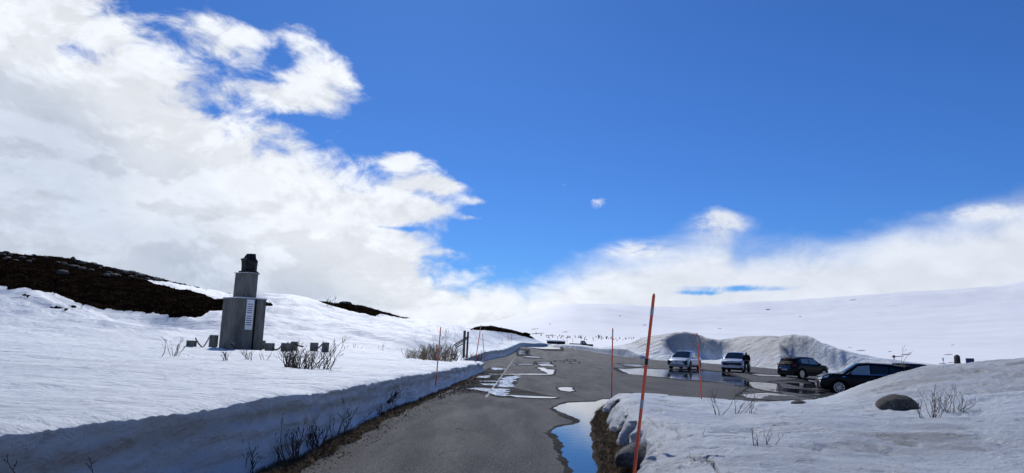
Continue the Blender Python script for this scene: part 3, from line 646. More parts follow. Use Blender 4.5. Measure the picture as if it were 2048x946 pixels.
# =================================================================== OBJECTS
rnd = random.Random(7)
class MB:                            # collects shapes into ONE mesh
    def __init__(s): s.v = []; s.f = []
    def add(s, V, Fc):
        n = len(s.v); s.v += [tuple(v) for v in V]; s.f += [tuple(i+n for i in f) for f in Fc]; return s
    def prism(s, poly, z0, z1, top=None):      # vertical prism over an outline
        n = len(poly); top = top or poly
        s.add([(x, y, z0) for x, y in poly]+[(x, y, z1) for x, y in top], [tuple(range(n))[::-1], tuple(range(n, 2*n))]+[(i, (i+1) % n, n+(i+1) % n, n+i) for i in range(n)]); return s
    def box(s, c, d, rz=0):
        cx, cy, cz = c; hx_, hy_, hz = d[0]/2, d[1]/2, d[2]/2; P = []
        for x, y in ((-hx_, -hy_), (hx_, -hy_), (hx_, hy_), (-hx_, hy_)): P.append((cx+x*cos(rz)-y*sin(rz), cy+x*sin(rz)+y*cos(rz)))
        return s.prism(P, cz-hz, cz+hz)
    def tube(s, pts, rad, k=5, cap=True):
        pts = [Vector(p) for p in pts]; n = len(pts); rr = rad if isinstance(rad, (list, tuple)) else [rad]*n
        V = []; up = Vector((0, 0, 1))
        for i, p in enumerate(pts):
            d = (pts[min(i+1, n-1)]-pts[max(i-1, 0)])
            if d.length < 1e-9: d = Vector((0, 0, 1))
            d.normalize(); a = d.cross(Vector((1, 0, 0)) if abs(d.x) < .8 else Vector((0, 1, 0))).normalized(); b_ = d.cross(a)
            V += [p+(a*cos(2*pi*j/k)+b_*sin(2*pi*j/k))*rr[i] for j in range(k)]
        Fc = [(i*k+j, i*k+(j+1) % k, (i+1)*k+(j+1) % k, (i+1)*k+j) for i in range(n-1) for j in range(k)]
        if cap: Fc += [tuple(range(k))[::-1], tuple((n-1)*k+j for j in range(k))]
        return s.add(V, Fc)
    def lathe(s, prof, k=20, axis='z', c=(0, 0, 0)):   # prof: (radius, height)
        V = []
        for r_, h in prof:
            for j in range(k):
                a = 2*pi*j/k; x, y = r_*cos(a), r_*sin(a)
                V.append((c[0]+x, c[1]+y, c[2]+h) if axis == 'z' else (c[0]+x, c[1]+h, c[2]+y))
        n = len(prof)
        Fc = [(i*k+j, i*k+(j+1) % k, (i+1)*k+(j+1) % k, (i+1)*k+j) for i in range(n-1) for j in range(k)]
        return s.add(V, Fc+[tuple(range(k))[::-1], tuple((n-1)*k+j for j in range(k))])
    def build(s, name, mt, parent=None, smooth=False, loc=None, bevel=0):
        me = raw_mesh(name, s.v, s.f, smooth)
        bm = bmesh.new(); bm.from_mesh(me); bmesh.ops.recalc_face_normals(bm, faces=bm.faces[:])
        if bevel:
            es = [e for e in bm.edges if len(e.link_faces) == 2 and e.calc_face_angle(0) > .5]
            bmesh.ops.bevel(bm, geom=es, offset=bevel, segments=2, profile=.6, affect='EDGES', clamp_overlap=True)
        bm.to_mesh(me); bm.free()
        return link_mesh(name, me, mt, parent, loc)

# ---- materials of the objects
def concrete(t, b):
    p = t.obj
    c = t.mix(t.ramp(t.noise(t.scale(p, (1.5, 1.5, .35)), 2.2, 6, .65), .35, .68), (.105, .102, .090), (.195, .187, .166))
    c = t.mix(t.ramp(t.noise(p, 9, 5, .7), .55, .72, 0, .6), c, (.09, .088, .08))
    c = t.mix(t.ramp(t.noise(t.scale(p, (5, 5, .25)), 2, 4, .6), .58, .7, 0, .55), c, (.075, .072, .066))
    t.put(b.inputs['Base Color'], c); bump(t, b, t.noise(p, 18, 5, .7), .015, .7)
m_conc = mat('weathered_concrete', rough=.9, spec=.2, build=concrete)
def bronze(t, b):
    t.put(b.inputs['Base Color'], t.mix(t.ramp(t.noise(t.obj, 4, 5, .6), .35, .65), (.010, .009, .010), (.030, .028, .027)))
    bump(t, b, t.noise(t.obj, 14, 4, .6), .02, .5)
m_bronze = mat('dark_bronze', rough=.7, spec=.2, metal=.0, build=bronze)
m_plaque = mat('white_plaque', (.72, .73, .74), .45)
m_ink = mat('dark_lettering', (.05, .05, .055), .6)
m_zinc = mat('sheet_metal', (.45, .46, .48), .45, .6)
m_cleansnow = mat('settled_snow', (.78, .81, .86), .6, 0, .3)
def rusty(t, b): t.put(b.inputs['Base Color'], t.mix(t.ramp(t.noise(t.obj, 12, 4, .6), .4, .6), (.022, .018, .016), (.07, .045, .03)))
m_chain = mat('rusty_chain', rough=.7, metal=.3, build=rusty)
def wood(t, b):
    t.put(b.inputs['Base Color'], t.mix(t.noise(t.scale(t.obj, (9, 9, .8)), 4, 5, .7), (.055, .052, .048), (.17, .16, .145)))
    bump(t, b, t.noise(t.scale(t.obj, (9, 9, .8)), 6, 4, .7), .02, 1)
m_wood = mat('grey_wood', rough=.9, spec=.2, build=wood)
def red_pl(t, b): t.put(b.inputs['Base Color'], t.mix(t.ramp(t.noise(t.scale(t.obj, (20, 20, 2)), 2, 4, .6), .35, .7), (1.0, .15, .055), (.90, .11, .045)))
m_red = mat('red_plastic', rough=.42, spec=.4, build=red_pl)
m_refl = mat('grey_reflector', (.42, .43, .45), .35)
m_black = mat('black_tape', (.015, .015, .016), .6)
def twigm(t, b): t.put(b.inputs['Base Color'], t.mix(t.noise(t.obj, 6, 3, .6), (.035, .024, .018), (.115, .080, .055)))
m_twig = mat('bare_twigs', rough=.8, spec=.25, build=twigm)
def twigd(t, b): t.put(b.inputs['Base Color'], t.mix(t.noise(t.obj, 6, 3, .6), (.16, .115, .065), (.30, .235, .14)))
m_straw = mat('dry_stems', rough=.85, spec=.2, build=twigd)
def granite(t, b):
    p = t.obj
    c = t.mix(t.ramp(t.noise(p, 3, 5, .6), .35, .65), (.06, .058, .053), (.135, .128, .112))
    c = t.mix(t.ramp(t.noise(p, 26, 4, .75), .52, .62, 0, .85), c, (.028, .028, .026))
    c = t.mix(t.ramp(t.noise(p, 40, 3, .7), .60, .70, 0, .9), c, (.44, .43, .39))
    c = t.mix(t.ramp(t.noise(p, 5.5, 5, .7), .60, .66, 0, .6), c, (.035, .036, .028))
    t.put(b.inputs['Base Color'], c); bump(t, b, t.noise(p, 13, 6, .7), .04, .9)
m_rock = mat('lichened_granite', rough=.88, spec=.25, build=granite)
def pale_rock(t, b):
    p = t.obj; c = t.mix(t.ramp(t.noise(t.scale(p, (1, 1, 2.5)), 5, 6, .7), .35, .65), (.10, .10, .095), (.30, .295, .28))
    c = t.mix(t.ramp(t.noise(p, 22, 4, .75), .5, .62, 0, .8), c, (.05, .05, .048)); t.put(b.inputs['Base Color'], c); bump(t, b, t.noise(t.scale(p, (1, 1, 2)), 8, 7, .75), .10, 1)
m_rock2 = mat('pale_fractured_rock', rough=.9, spec=.2, build=pale_rock)
def grassm(t, b): t.put(b.inputs['Base Color'], t.mix(t.ramp(t.noise(t.pos, 11, 4, .7), .38, .64), (.045, .030, .018), (.30, .215, .115)))
m_grass = mat('dead_grass', rough=.9, spec=.15, build=grassm)
def heathm(t, b): t.put(b.inputs['Base Color'], t.mix(t.noise(t.pos, 1.3, 4, .7), (.003, .0022, .002), (.016, .010, .0065)))
m_heath = mat('heather_stems', rough=1, spec=0, build=heathm)

# ---- red snow poles
def pole(base, top, rad, bands, label, cat='snow pole'):
    base, top = Vector(base), Vector(top); L = (top-base).length
    root = empty('snow_pole', base, 0, label, cat, 'red snow poles marking the road edges')
    q = (top-base).to_track_quat('Z', 'Y'); root.rotation_mode = 'QUATERNION'; root.rotation_quaternion = q
    MB().lathe([(rad*.98, 0), (rad, .02), (rad*.94, L-.03), (rad*.5, L)], 12).build('shaft', m_red, root, True)
    for a, b_, mm, nm in bands:
        MB().lathe([(rad*1.03, 0), (rad*1.05, .004), (rad*1.05, (b_-a)*L-.004), (rad*1.03, (b_-a)*L)], 12).build(nm, mm, root, True, (0, 0, a*L))
    return root
g3 = lambda px, py: Vector((*onz(px, py, 0).xy, zg1(*onz(px, py, 0).xy)))
def top_at(px, py, Y): return at(px, py, Y)
RB = 'reflective_band'
pole(at(1264, 985, 7.75), at(1308, 587, 7.75), .0185, [(.41, .455, m_refl, RB), (.632, .662, m_black, 'tape'), (.885, .925, m_refl, RB)], 'tall thick red snow pole standing nearest, in the dead grass beside the snow bank')
b_ = g3(1223, 807); pole(b_+Vector((0, 0, -.1)), at(1225.5, 656, b_.y), .019, [(.46, .50, m_refl, RB), (.88, .95, m_refl, RB)], 'upright red snow pole at the far tip of the dead grass verge by the puddle')
b_ = at(1404, 794, 17.6); pole(b_+Vector((0, 0, -.25)), at(1394, 666, 17.6), .018, [(.42, .46, m_refl, RB), (.88, .94, m_refl, RB)], 'red snow pole leaning left out of the snow bank, before the white cars')
b_ = g3(871, 786); pole(b_+Vector((-.02, 0, -.1)), at(881.5, 654, b_.y), .019, [(.60, .63, m_refl, RB), (.84, .89, m_refl, RB)], 'red snow pole at the foot of the cut snow wall, dark in shade')
b_ = at(949, 727, 38); pole(b_+Vector((0, 0, -.3)), at(962, 650, 38.5), .022, [(.38, .42, m_refl, RB), (.90, .95, m_refl, RB)], 'red snow pole leaning right beside the two grey wooden posts')
b_ = at(969, 720, 61); pole(b_, at(965, 668, 61), .028, [(.5, .55, m_refl, RB)], 'thin red snow pole before the far snow wall, leaning left')
for (bx, by, tx_, ty, Y, lb) in [(1004, 684, 1003.5, 676, 120, 'tiny red snow pole on the far snow slope, shortest of three'), (1016.5, 682, 1016, 669, 124, 'tiny red snow pole on the far snow slope, middle of three'), (1023.5, 683, 1023, 667, 124, 'tiny red snow pole on the far snow slope, nearest the asphalt'),
                             (1134, 693, 1134.5, 677, 165, 'far red snow pole just right of the dark shed'), (1144, 697, 1145.5, 676, 150, 'far red snow pole in front of the pickup bed')]:
    pole(at(bx, by, Y), at(tx_, ty, Y), .035, [], lb)

# ---- the monument
MY = 37.0
mb = at(481.5, 697, MY); mz = mb.z-.25
ppm = FPX/MY                                                    # photograph pixels per metre at the monument
mon = empty('stone_monument', (mb.x, MY, mz), R(-0.5), 'tall grey concrete monument with a dark faceted head on its stepped plinth', 'monument')
# local x from the left edge of the block; photograph: block 436..527 wide at the foot, 444..532 at the top
x0 = -1.22
low = [(x0-.36, .95), (x0+.80, 0), (x0+1.58, .42), (x0+1.53, .80), (x0+1.62, .86), (x0+1.67, .50), (x0+2.04, .86), (x0+1.70, 1.55), (x0-.2, 1.6)]
zt = (697-599)/ppm+.25+.03
MB().prism([(x, y) for x, y in low], 0, zt).build('plinth', m_conc, mon, bevel=.015)
cap = [(x0-.40, .93), (x0+.80, -.05), (x0+2.08, .84), (x0+1.74, 1.6), (x0-.22, 1.66)]
MB().prism(cap, zt, zt+.035).build('ledge', m_zinc, mon)
MB().prism([(x*.98, y*.98+.02) for x, y in cap], zt+.035, zt+.06).build('snow_cover', m_cleansnow, mon)
u0 = x0+.52
up = [(x0+.19, .85), (x0+1.11, .35), (x0+1.49, .80), (x0+1.25, 1.4), (x0+.3, 1.45)]
zu = zt+.06+(597-546)/ppm-.03
MB().prism(up, zt+.06, zu, [(x0+.02+(x-x0)*.985, y) for x, y in up]).build('shaft_block', m_conc, mon, bevel=.012)
MB().prism([(x0+.12, .83), (x0+1.11, .26), (x0+1.58, .79), (x0+1.30, 1.5), (x0+.24, 1.55)], zu, zu+.03).build('cap_plate', m_zinc, mon)
bu = empty('bust', (0, 0, 0)); bu.parent = mon; bpy.data.objects.remove(bu)
w0 = x0+.34
k6 = lambda L, z: [(w0+.52+(a-.54)*1.16, .95+b*1.1, z) for a, b in L]
MB().prism([(w0-.01, .95), (w0+.5, .55), (w0+1.05, .9), (w0+.9, 1.5), (w0+.1, 1.5)], zu+.03, zu+.14).build('head_base', m_bronze, mon, bevel=.01)
zb_ = zu+.14
rings = [k6([(.20,.0),(.52,-.22),(.86,.0),(.80,.42),(.24,.42)], zb_), k6([(.19,.0),(.50,-.24),(.86,-.02),(.80,.42),(.22,.42)], zb_+.30), k6([(.17,-.02),(.46,-.27),(.98,-.04),(.80,.44),(.20,.42)], zb_+.56),
         k6([(.13,-.05),(.42,-.30),(.90,-.02),(.78,.42),(.17,.4)], zb_+.66), k6([(.24,.05),(.58,-.10),(.84,.05),(.72,.38),(.26,.36)], zb_+.74), k6([(.36,.10),(.60,.0),(.79,.10),(.68,.32),(.38,.30)], zb_+.98)]
V = [p for r_ in rings for p in r_]; n = 5
Fh = [(i*n+j, i*n+(j+1) % n, (i+1)*n+(j+1) % n, (i+1)*n+j) for i in range(len(rings)-1) for j in range(n)]+[tuple(range(n))[::-1], tuple((len(rings)-1)*n+j for j in range(n))]
MB().add(V, Fh).build('head', m_bronze, mon, bevel=.008)
# tall narrow plaque on the face right of the corner, with ten lines of small lettering in two blocks
e1 = Vector((x0+.80, 0, 0)); e2 = Vector((x0+1.58, .42, 0)); ed = (e2-e1).normalized(); en = Vector((ed.y, -ed.x, 0))
def on_face(s, z, off): p = e1+ed*s+en*off; return (p.x, p.y, z)
L_ = (e2-e1).length; s0, s1 = L_-.40, L_-.02; pz0, pz1 = zt-1.66, zt-.05
P = MB()
q8 = [on_face(s0, pz0, .004), on_face(s1, pz0, .004), on_face(s1, pz1, .004), on_face(s0, pz1, .004), on_face(s0, pz0, .03), on_face(s1, pz0, .03), on_face(s1, pz1, .03), on_face(s0, pz1, .03)]
P.add(q8, [(0, 1, 2, 3), (4, 5, 6, 7), (0, 1, 5, 4), (1, 2, 6, 5), (2, 3, 7, 6), (3, 0, 4, 7)])
pl = P.build('plaque', m_plaque, mon)
H = pz1-pz0
for fr in (.83, .76, .69, .62, .55, .43, .36, .29, .22, .15):
    Q = MB(); s = s0+.05; zz = pz0+H*fr; end = s1-.05-rnd.random()*.05
    while s < end:
        l_ = min(rnd.uniform(.018, .05), end-s)
        Q.add([on_face(s, zz, .033), on_face(s+l_, zz, .033), on_face(s+l_, zz+.045, .033), on_face(s, zz+.045, .033)], [(0, 1, 2, 3)]); s += l_+.008
    Q.build('lettering', m_ink, pl)

# ---- concrete bollards round the monument and the chains slung between them
boll = {}
def bollard(k, px, pt, pb, wpx, Y, label, tall=0):
    b0 = at(px, pb, Y); t0 = at(px, pt, Y); w_ = wpx*Y/FPX
    o = MB().prism([(-w_/2, -w_/2), (w_/2, -w_/2), (w_/2, w_/2), (-w_/2, w_/2)], -.3, t0.z-b0.z).build('concrete_bollard', m_conc, None, bevel=.015, loc=b0)
    o.rotation_euler.z = rnd.uniform(-.25, .25)
    boll[k] = (b0, t0, w_)
    tag(o, label, 'bollard', 'concrete bollards round the monument')
bollard('a', 382, 681, 697, 15, 36.5, 'squat concrete bollard farthest to the left of the monument')
bollard('b', 425.5, 670, 699, 12, 38.5, 'tallest concrete bollard, tight against the left side of the monument')
bollard('c', 459.5, 683, 702, 14, 34.5, 'short concrete bollard standing right in front of the monument')
bollard('d', 526, 681, 697, 6, 39.5, 'half hidden concrete bollard at the right rear corner of the monument')
bollard('e', 539, 686, 701, 13.5, 36.0, 'concrete bollard just right of the monument, low in the snow')
bollard('f', 571, 686, 700, 13.5, 36.5, 'concrete bollard second right of the monument, leaning slightly', )
bollard('g', 587.5, 683, 698, 11.5, 38.5, 'dark concrete bollard close behind another, right of the monument')
bollard('h', 628, 685, 697, 12, 39.5, 'left bollard of the outlying pair behind the big bare shrub')
bollard('i', 650.5, 685, 698, 11, 38.5, 'right bollard of the outlying pair, with a twig against it')
def chain(p, q_, sag, label):
    p, q_ = Vector(p), Vector(q_); n = 26; M = MB(); pts = []
    for i in range(n+1):
        u = i/n; c = p.lerp(q_, u); c.z -= sag*4*u*(1-u); pts.append(c)
    for i in range(n):
        a, b_ = pts[i], pts[i+1]; d = (b_-a); L = d.length*1.35; d.normalize()
        s = d.cross(Vector((0, 0, 1))).normalized() if i % 2 else Vector((0, 0, 1)); m_ = (a+b_)/2
        ring = [m_+d*(L/2*cos(t))+s*(.034*sin(t)) for t in np.linspace(0, 2*pi, 8)]
        M.tube(ring, .016, 4, False)
    tag(M.build('chain', m_chain, None, True), label, 'chain', 'chains between the bollards')
B = boll
chain(B['a'][0]+Vector((.2, -.1, .25)), B['b'][1]+Vector((-.1, -.2, -.12)), .42, 'rusty chain drooping from the tall bollard at the left of the monument')
chain(at(391, 676, 36.8), B['a'][0]+Vector((.75, -.3, .06)), .06, 'loose chain end crossing the snow beside the leftmost bollard')
chain(B['c'][1]+Vector((.15, -.2, -.12)), at(497, 703, 34.5), .10, 'rusty chain running down from the front bollard into the snow')
chain(at(510, 702, 35), B['e'][1]+Vector((-.22, -.15, -.12)), .12, 'rusty chain rising from the snow to the bollard right of the monument')
chain(B['e'][0]+Vector((.2, -.1, .12)), B['f'][0]+Vector((-.2, -.1, .22)), .14, 'chain slung low between the second and third bollards')
chain(B['g'][1]+Vector((.1, -.15, -.12)), at(607, 693, 38), .03, 'chain reaching right from the dark bollard into the snow')
chain(B['h'][0]+Vector((.15, -.1, .05)), B['i'][1]+Vector((-.15, -.1, -.1)), .08, 'chain between the two outlying bollards')

# ---- wooden posts with rails
gt = empty('gate_post', at(930, 712, 47), 0, 'pair of grey wooden posts with slanting rails standing out of the snow', 'gate posts')
def lpt(px, py, Y): return at(px, py, Y)-gt.location
def plank(a, b_, w_, d_):
    a, b_ = Vector(a), Vector(b_); ax = (b_-a).normalized(); sx_ = Vector((ax.z, 0, -ax.x)).normalized()
    V = []
    for p in (a, b_):
        for i, j in ((-1, -1), (1, -1), (1, 1), (-1, 1)): V.append(p+sx_*(w_/2*i)+Vector((0, d_/2*j, 0)))
    return MB().add(V, [(0, 1, 2, 3)[::-1], (4, 5, 6, 7), (0, 1, 5, 4), (1, 2, 6, 5), (2, 3, 7, 6), (3, 0, 4, 7)])
plank(lpt(927, 716, 47), lpt(929.5, 661, 47), .16, .16).build('post', m_wood, gt, bevel=.01)
plank(lpt(933.5, 716, 47.4), lpt(936.3, 663, 47.4), .125, .14).build('post', m_wood, gt, bevel=.01)
plank(lpt(908, 690.5, 46.8), lpt(936, 673, 47.2), .08, .06).build('rail', m_wood, gt)
plank(lpt(910, 693, 46.8), lpt(936, 676, 47.2), .07, .06).build('rail', m_wood, gt)
plank(lpt(911, 696, 46.8), lpt(927, 687, 47.0), .07, .06).build('rail', m_wood, gt)

# ---- bare shrubs
def shrub(name, base, w_, h, n, rad, label, cat='shrub', group=None, mt=None, seed=0, twigs=3, lean=(0, 0), spread=1.0, curl=.5):
    r_ = random.Random(seed*31+5); M = MB()
    def grow_(p, d, L, rr, lev):
        k = 5 if lev else 7; pts = [p.copy()]; rs = [rr]
        for i in range(k):
            d = (d+Vector((r_.gauss(0, .16), r_.gauss(0, .16), r_.gauss(.05*curl, .10)))).normalized()
            p = p+d*(L/k); pts.append(p.copy()); rs.append(max(rr*(1-.72*(i+1)/k), rad*.28))
            if lev < 3 and i >= (1 if lev else 2) and r_.random() < (.30+.10*twigs):
                s = Vector((r_.uniform(-1, 1), r_.uniform(-1, 1), r_.uniform(.1, .9))).normalized()
                grow_(p, (d*.75+s*.62).normalized(), L*r_.uniform(.28, .5)*(1-i/k*.35), rs[-1]*.62, lev+1)
        M.tube(pts, rs, 4 if lev < 2 else 3, False)
    for i in range(n):
        o = Vector((r_.uniform(-.5, .5)*w_*.45*spread, r_.uniform(-.3, .3)*w_*.45, -.06))
        a = Vector((o.x/(w_*.5+1e-3)*1.0+r_.gauss(0, .22)+lean[0], r_.gauss(0, .30)+lean[1], 1.0)).normalized()
        grow_(o, a, h*r_.uniform(.65, 1.12), rad*r_.uniform(.8, 1.15), 0 if twigs > 0 else 2)
    o = M.build(name, mt or m_twig, None, True, base)
    tag(o, label, cat, group); return o
def on_left(px, py, Y0=None):        # place on the snow of the left field
    best = None
    for Y in np.geomspace(8, 150, 160):
        p = at(px, py, Y)
        if p.z <= z_near(p.x, p.y): best = p; break
    return best
_gx, _gy, _gz = Xg[::2, WN-1::2], Yg[::2, WN-1::2], Zg[::2, WN-1::2]
_ys = _gy[:, 0]
def z_near(x, y):
    i = int(np.clip(np.searchsorted(_ys, y), 1, len(_ys)-1)); r_ = _gx[i]
    return float(np.interp(-x, -r_, _gz[i]))
_ry = Yr[:, WN]; _rx = Xr[:, WN-1:]; _rz = Zr[:, WN-1:]
def z_rb(x, y):
    i = int(np.clip(np.searchsorted(_ry, y), 1, len(_ry)-1)); return float(np.interp(x, _rx[i], _rz[i]))
def on_right(px, py):
    for Y in np.geomspace(3, 30, 200):
        p = at(px, py, Y)
        if p.z <= z_rb(p.x, p.y): return p
    return at(px, py, 15)
SG = 'bare shrubs poking through the snow'
for i, (px, py, wpx, hpx, n, rp, lb) in enumerate([
    (322, 713, 16, 40, 1, .0125, 'single thin bare sapling on the snow left of the bollards'),
    (349, 713, 34, 34, 8, .010, 'small bushy bare shrub beside the thin sapling left of the monument'),
    (453, 720, 28, 22, 7, .010, 'small bare shrub in the snow below the front bollard'),
    (497, 721, 28, 26, 7, .010, 'small bare shrub leaning left below the right part of the monument'),
    (530, 721, 26, 22, 4, .009, 'faint low bare shrub just left of the big one'),
    (378, 713, 4, 12, 1, .008, 'single twig standing in the snow near the leftmost bollard'),
    (596, 737, 118, 42, 64, .011, 'widest bare shrub, dense dark branches in front of the right bollards'),
    (645, 738, 50, 58, 11, .013, 'taller open bare shrub rising at the right end of the widest one'),
    (660, 612, 24, 18, 6, .03, 'bare shrub on top of the distant rocky knoll'),
    (893, 700, 44, 42, 9, .014, 'branching bare shrub behind the red pole and dry stems'),
    (760, 700, 30, 12, 4, .010, 'sparse low twigs on the snow left of the dry stems'),
    (715, 698, 26, 10, 4, .010, 'faint twigs in the snow far right of the bollards')]):
    p = on_left(px, py) or at(px, py, 40)
    shrub('bare_shrub', p, wpx*p.y/FPX, hpx*p.y/FPX, n, rp, lb, 'shrub', SG, None, i+1, 3 if n > 1 else 2, (.0 if i != 3 else -.4, 0))
# reed-like stems behind the front snow bank
ds = MB(); r_ = random.Random(3)
def stems(name, x_a, x_b, n, hh_, label, seed, Ya, Yb, col):
    r_ = random.Random(seed); M = MB(); c0 = at((x_a+x_b)/2, 712, (Ya+Yb)/2)
    for i in range(n):
        px = r_.uniform(x_a, x_b); Y = r_.uniform(Ya, Yb); p = at(px, 700, Y); p.z = z_near(p.x, p.y)-.1
        d = Vector((r_.gauss(.12, .28), r_.gauss(0, .2), 1)).normalized(); L = hh_*r_.uniform(.55, 1.2)
        pts = [p-c0+d*L*k+Vector((.12*k*k*L*r_.gauss(0, 1), 0, 0)) for k in (0, .35, .7, 1)]
        M.tube(pts, [.012, .010, .008, .005], 3, False)
        if r_.random() < .5:
            q_ = pts[2]; M.tube([q_, q_+Vector((r_.gauss(0, .15), 0, .22))], [.007, .004], 3, False)
    tag(M.build(name, col, None, True, c0), label, 'shrub', SG)
stems('dry_shrub', 812, 850, 110, .62, 'low straw coloured willow stems at the left end of the hedge of stems', 1, 36, 42, m_straw)
stems('dry_shrub', 842, 905, 190, .95, 'dense straw coloured stems around the red pole, thickest clump of all', 2, 36, 42, m_straw)
stems('dry_shrub', 850, 915, 60, 1.0, 'dark stems mixed behind the densest straw coloured clump', 12, 39, 43, m_twig)
stems('dry_shrub', 900, 960, 80, .8, 'dark thin stems around the foot of the two wooden posts', 4, 42, 47, m_twig)
# shrubs at the foot of the cut snow wall
for i, (px, py, wpx, hpx, n, rp, lean, lb) in enumerate([
    (470, 948, 70, 56, 14, .0078, (-.2, 0), 'bare roadside shrub at the very bottom edge below the snow wall'),
    (525, 930, 150, 75, 34, .0088, (-.35, 0), 'spreading bare roadside shrub with two long upright shoots, nearest below the wall'),
    (600, 905, 150, 58, 40, .0088, (-.25, 0), 'tangled dark bare shrub at the foot of the snow wall, densest there'),
    (655, 880, 70, 66, 9, .0085, (.05, 0), 'bare shrub with tall single shoots where the wall foot recedes'),
    (735, 835, 60, 28, 14, .0075, (.3, 0), 'low bare shrub on the verge under the middle of the snow wall'),
    (765, 822, 50, 24, 12, .0075, (.3, 0), 'small bare shrub on the verge nearer the dark red pole')]):
    v_ = onz(px, min(py, 940), .0); q_ = Vector((v_.x, v_.y, .03))
    if py > 940: q_ = onz(px, py, .05)
    wxq = float(wallx(np.array([q_.y]))[0]); q_.x = max(q_.x, wxq+.02)
    shrub('roadside_shrub', q_, wpx*q_.y/FPX, hpx*q_.y/FPX, n, rp, lb, 'shrub', 'bare shrubs along the foot of the snow wall', None, i+40, 3, lean)
q_ = onz(795, 802, .25); q_.x = float(wallx(np.array([q_.y]))[0])-.02
shrub('wall_shrub', q_, .35, .42, 12, .008, 'dark twigs sticking sideways out of the face of the snow wall', 'shrub', None, None, 77, 3, (1.1, -.3))
for i, (px, py, h, lb) in enumerate([(200, 946, .13, 'lone bent twig sticking out of the wall snow at the bottom edge'), (62, 946, .12, 'tiny broken twig low on the snow wall by the corner')]):
    q_ = at(px, py+8, 4.4+i*.0); 
    q_.x = float(wallx(np.array([q_.y]))[0])-.02 if False else q_.x
    for Y in np.linspace(2.5, 9, 200):
        p = at(px, py+10, Y)
        if p.x < float(wallx(np.array([p.y]))[0])+.03: continue
        q_ = p
        break
    shrub('wall_twig', at(px, py+10, max(2.2, q_.y)), .05, h, 1, .005, lb, 'twig', None, None, 90+i, 1, (-.3, 0))
# shrubs on the right bank
for i, (px, py, wpx, hpx, n, rp, lean, lb) in enumerate([
    (1438, 830, 34, 64, 4, .0062, (.05, 0), 'tall bare shrub on the snow bank, just right of the leaning red pole'),
    (1466, 829, 40, 48, 5, .0060, (.45, 0), 'bare shrub with slanting stems right beside the tallest one'),
    (1498, 827, 40, 34, 4, .0055, (.8, 0), 'low bare shrub sweeping right, third from the leaning red pole'),
    (1512, 893, 24, 48, 3, .0052, (-.1, 0), 'small forked bare shrub alone in the middle of the snow bank'),
    (1533, 893, 22, 46, 3, .0052, (.5, 0), 'small bare shrub leaning right beside the forked one'),
    (1630, 901, 26, 20, 3, .0045, (.5, 0), 'few short twigs in the foreground snow beyond the forked shrubs'),
    (1858, 836, 60, 52, 16, .0060, (-.1, 0), 'fan of reddish bare stems right beside the big boulder'),
    (1905, 828, 60, 50, 16, .0060, (.25, 0), 'second fan of reddish bare stems farther from the boulder'),
    (1955, 824, 20, 14, 2, .005, (.5, 0), 'short twig at the far end of the reddish shrubs'),
    (1410, 875, 6, 26, 1, .0045, (0, 0), 'single upright twig near the dirty edge of the snow bank')]):
    p = on_right(px, py); shrub('bare_shrub', p, wpx*p.y/FPX, hpx*p.y/FPX, n, rp, lb, 'shrub', 'bare shrubs on the bank beside the car park', None, i+120, 2, lean)
p = at(1803, 724, 45); shrub('bare_shrub', p, .4, 1.3, 2, .012, 'faint sapling behind the roof of the dark estate car', 'shrub', None, None, 200, 2)

# ---- rocks
def rock(name, c, r3, seed, label, cat='boulder', group=None, flat=.55, rz=0, sub=3):
    bm = bmesh.new(); bmesh.ops.create_icosphere(bm, subdivisions=sub, radius=1)
    P = np.array([v.co[:] for v in bm.verts]); s = seed*3.7
    k = 1+.16*(1-2*np.abs(fbm(P[:, 0]*1.6+s+4, P[:, 1]*1.6, P[:, 2]*1.6+3, 3, .5)))*(.6 if name == 'boulder' else 1.3)-.08+.20*fbm(P[:, 0]*1.3+s, P[:, 1]*1.3, P[:, 2]*1.3, 3, .5)+.05*fbm(P[:, 0]*5+s, P[:, 1]*5, P[:, 2]*5, 3)
    P = P*k[:, None]; P[:, 2] = np.where(P[:, 2] < -flat, -flat, P[:, 2])
    for v, p in zip(bm.verts, P): v.co = (p[0]*r3[0], p[1]*r3[1], p[2]*r3[2])
    for f in bm.faces: f.smooth = True
    me = bpy.data.meshes.new(name); bm.to_mesh(me); bm.free()
    o = link_mesh(name, me, m_rock, None, c); o.rotation_euler.z = rz
    return tag(o, label, cat, group)
p = on_right(1797, 821); sc_ = p.y/FPX
rock('boulder', (p.x+.10, p.y+.25, p.z+.05), (38*sc_, .40, 25*sc_), 1, 'big rounded speckled granite boulder half sunk in the snow bank', 'boulder')
p = on_right(1602, 808); sc_ = p.y/FPX
rock('boulder', (p.x, p.y+.1, p.z-.03), (16*sc_, .2, 10*sc_), 2, 'small low brown rock barely showing through the snow bank', 'rock')
for i, (px, py, rx_, rz_, Y, lb) in enumerate([(1249, 822, 15, 24, 16.4, 'grey rock under the far tip of the snow bank edge'), (1266, 868, 17, 16, 12.4, 'dark rock beneath the overhanging snow edge, middle of the verge'),
                                      (1287, 880, 12, 12, 11.2, 'small pale stone touching the snow edge behind the tall red pole'), (1300, 918, 40, 30, 9.0, 'largest verge rock, rough and dark under the melted snow edge')]):
    s = Y/FPX; c = at(px, py, Y); rock('verge_rock', (c.x-.14, c.y, max(c.z, .05)), (rx_*s, rx_*s*1.0, rz_*s*.9), 10+i, lb, 'rock').data.materials[0] = m_rock2
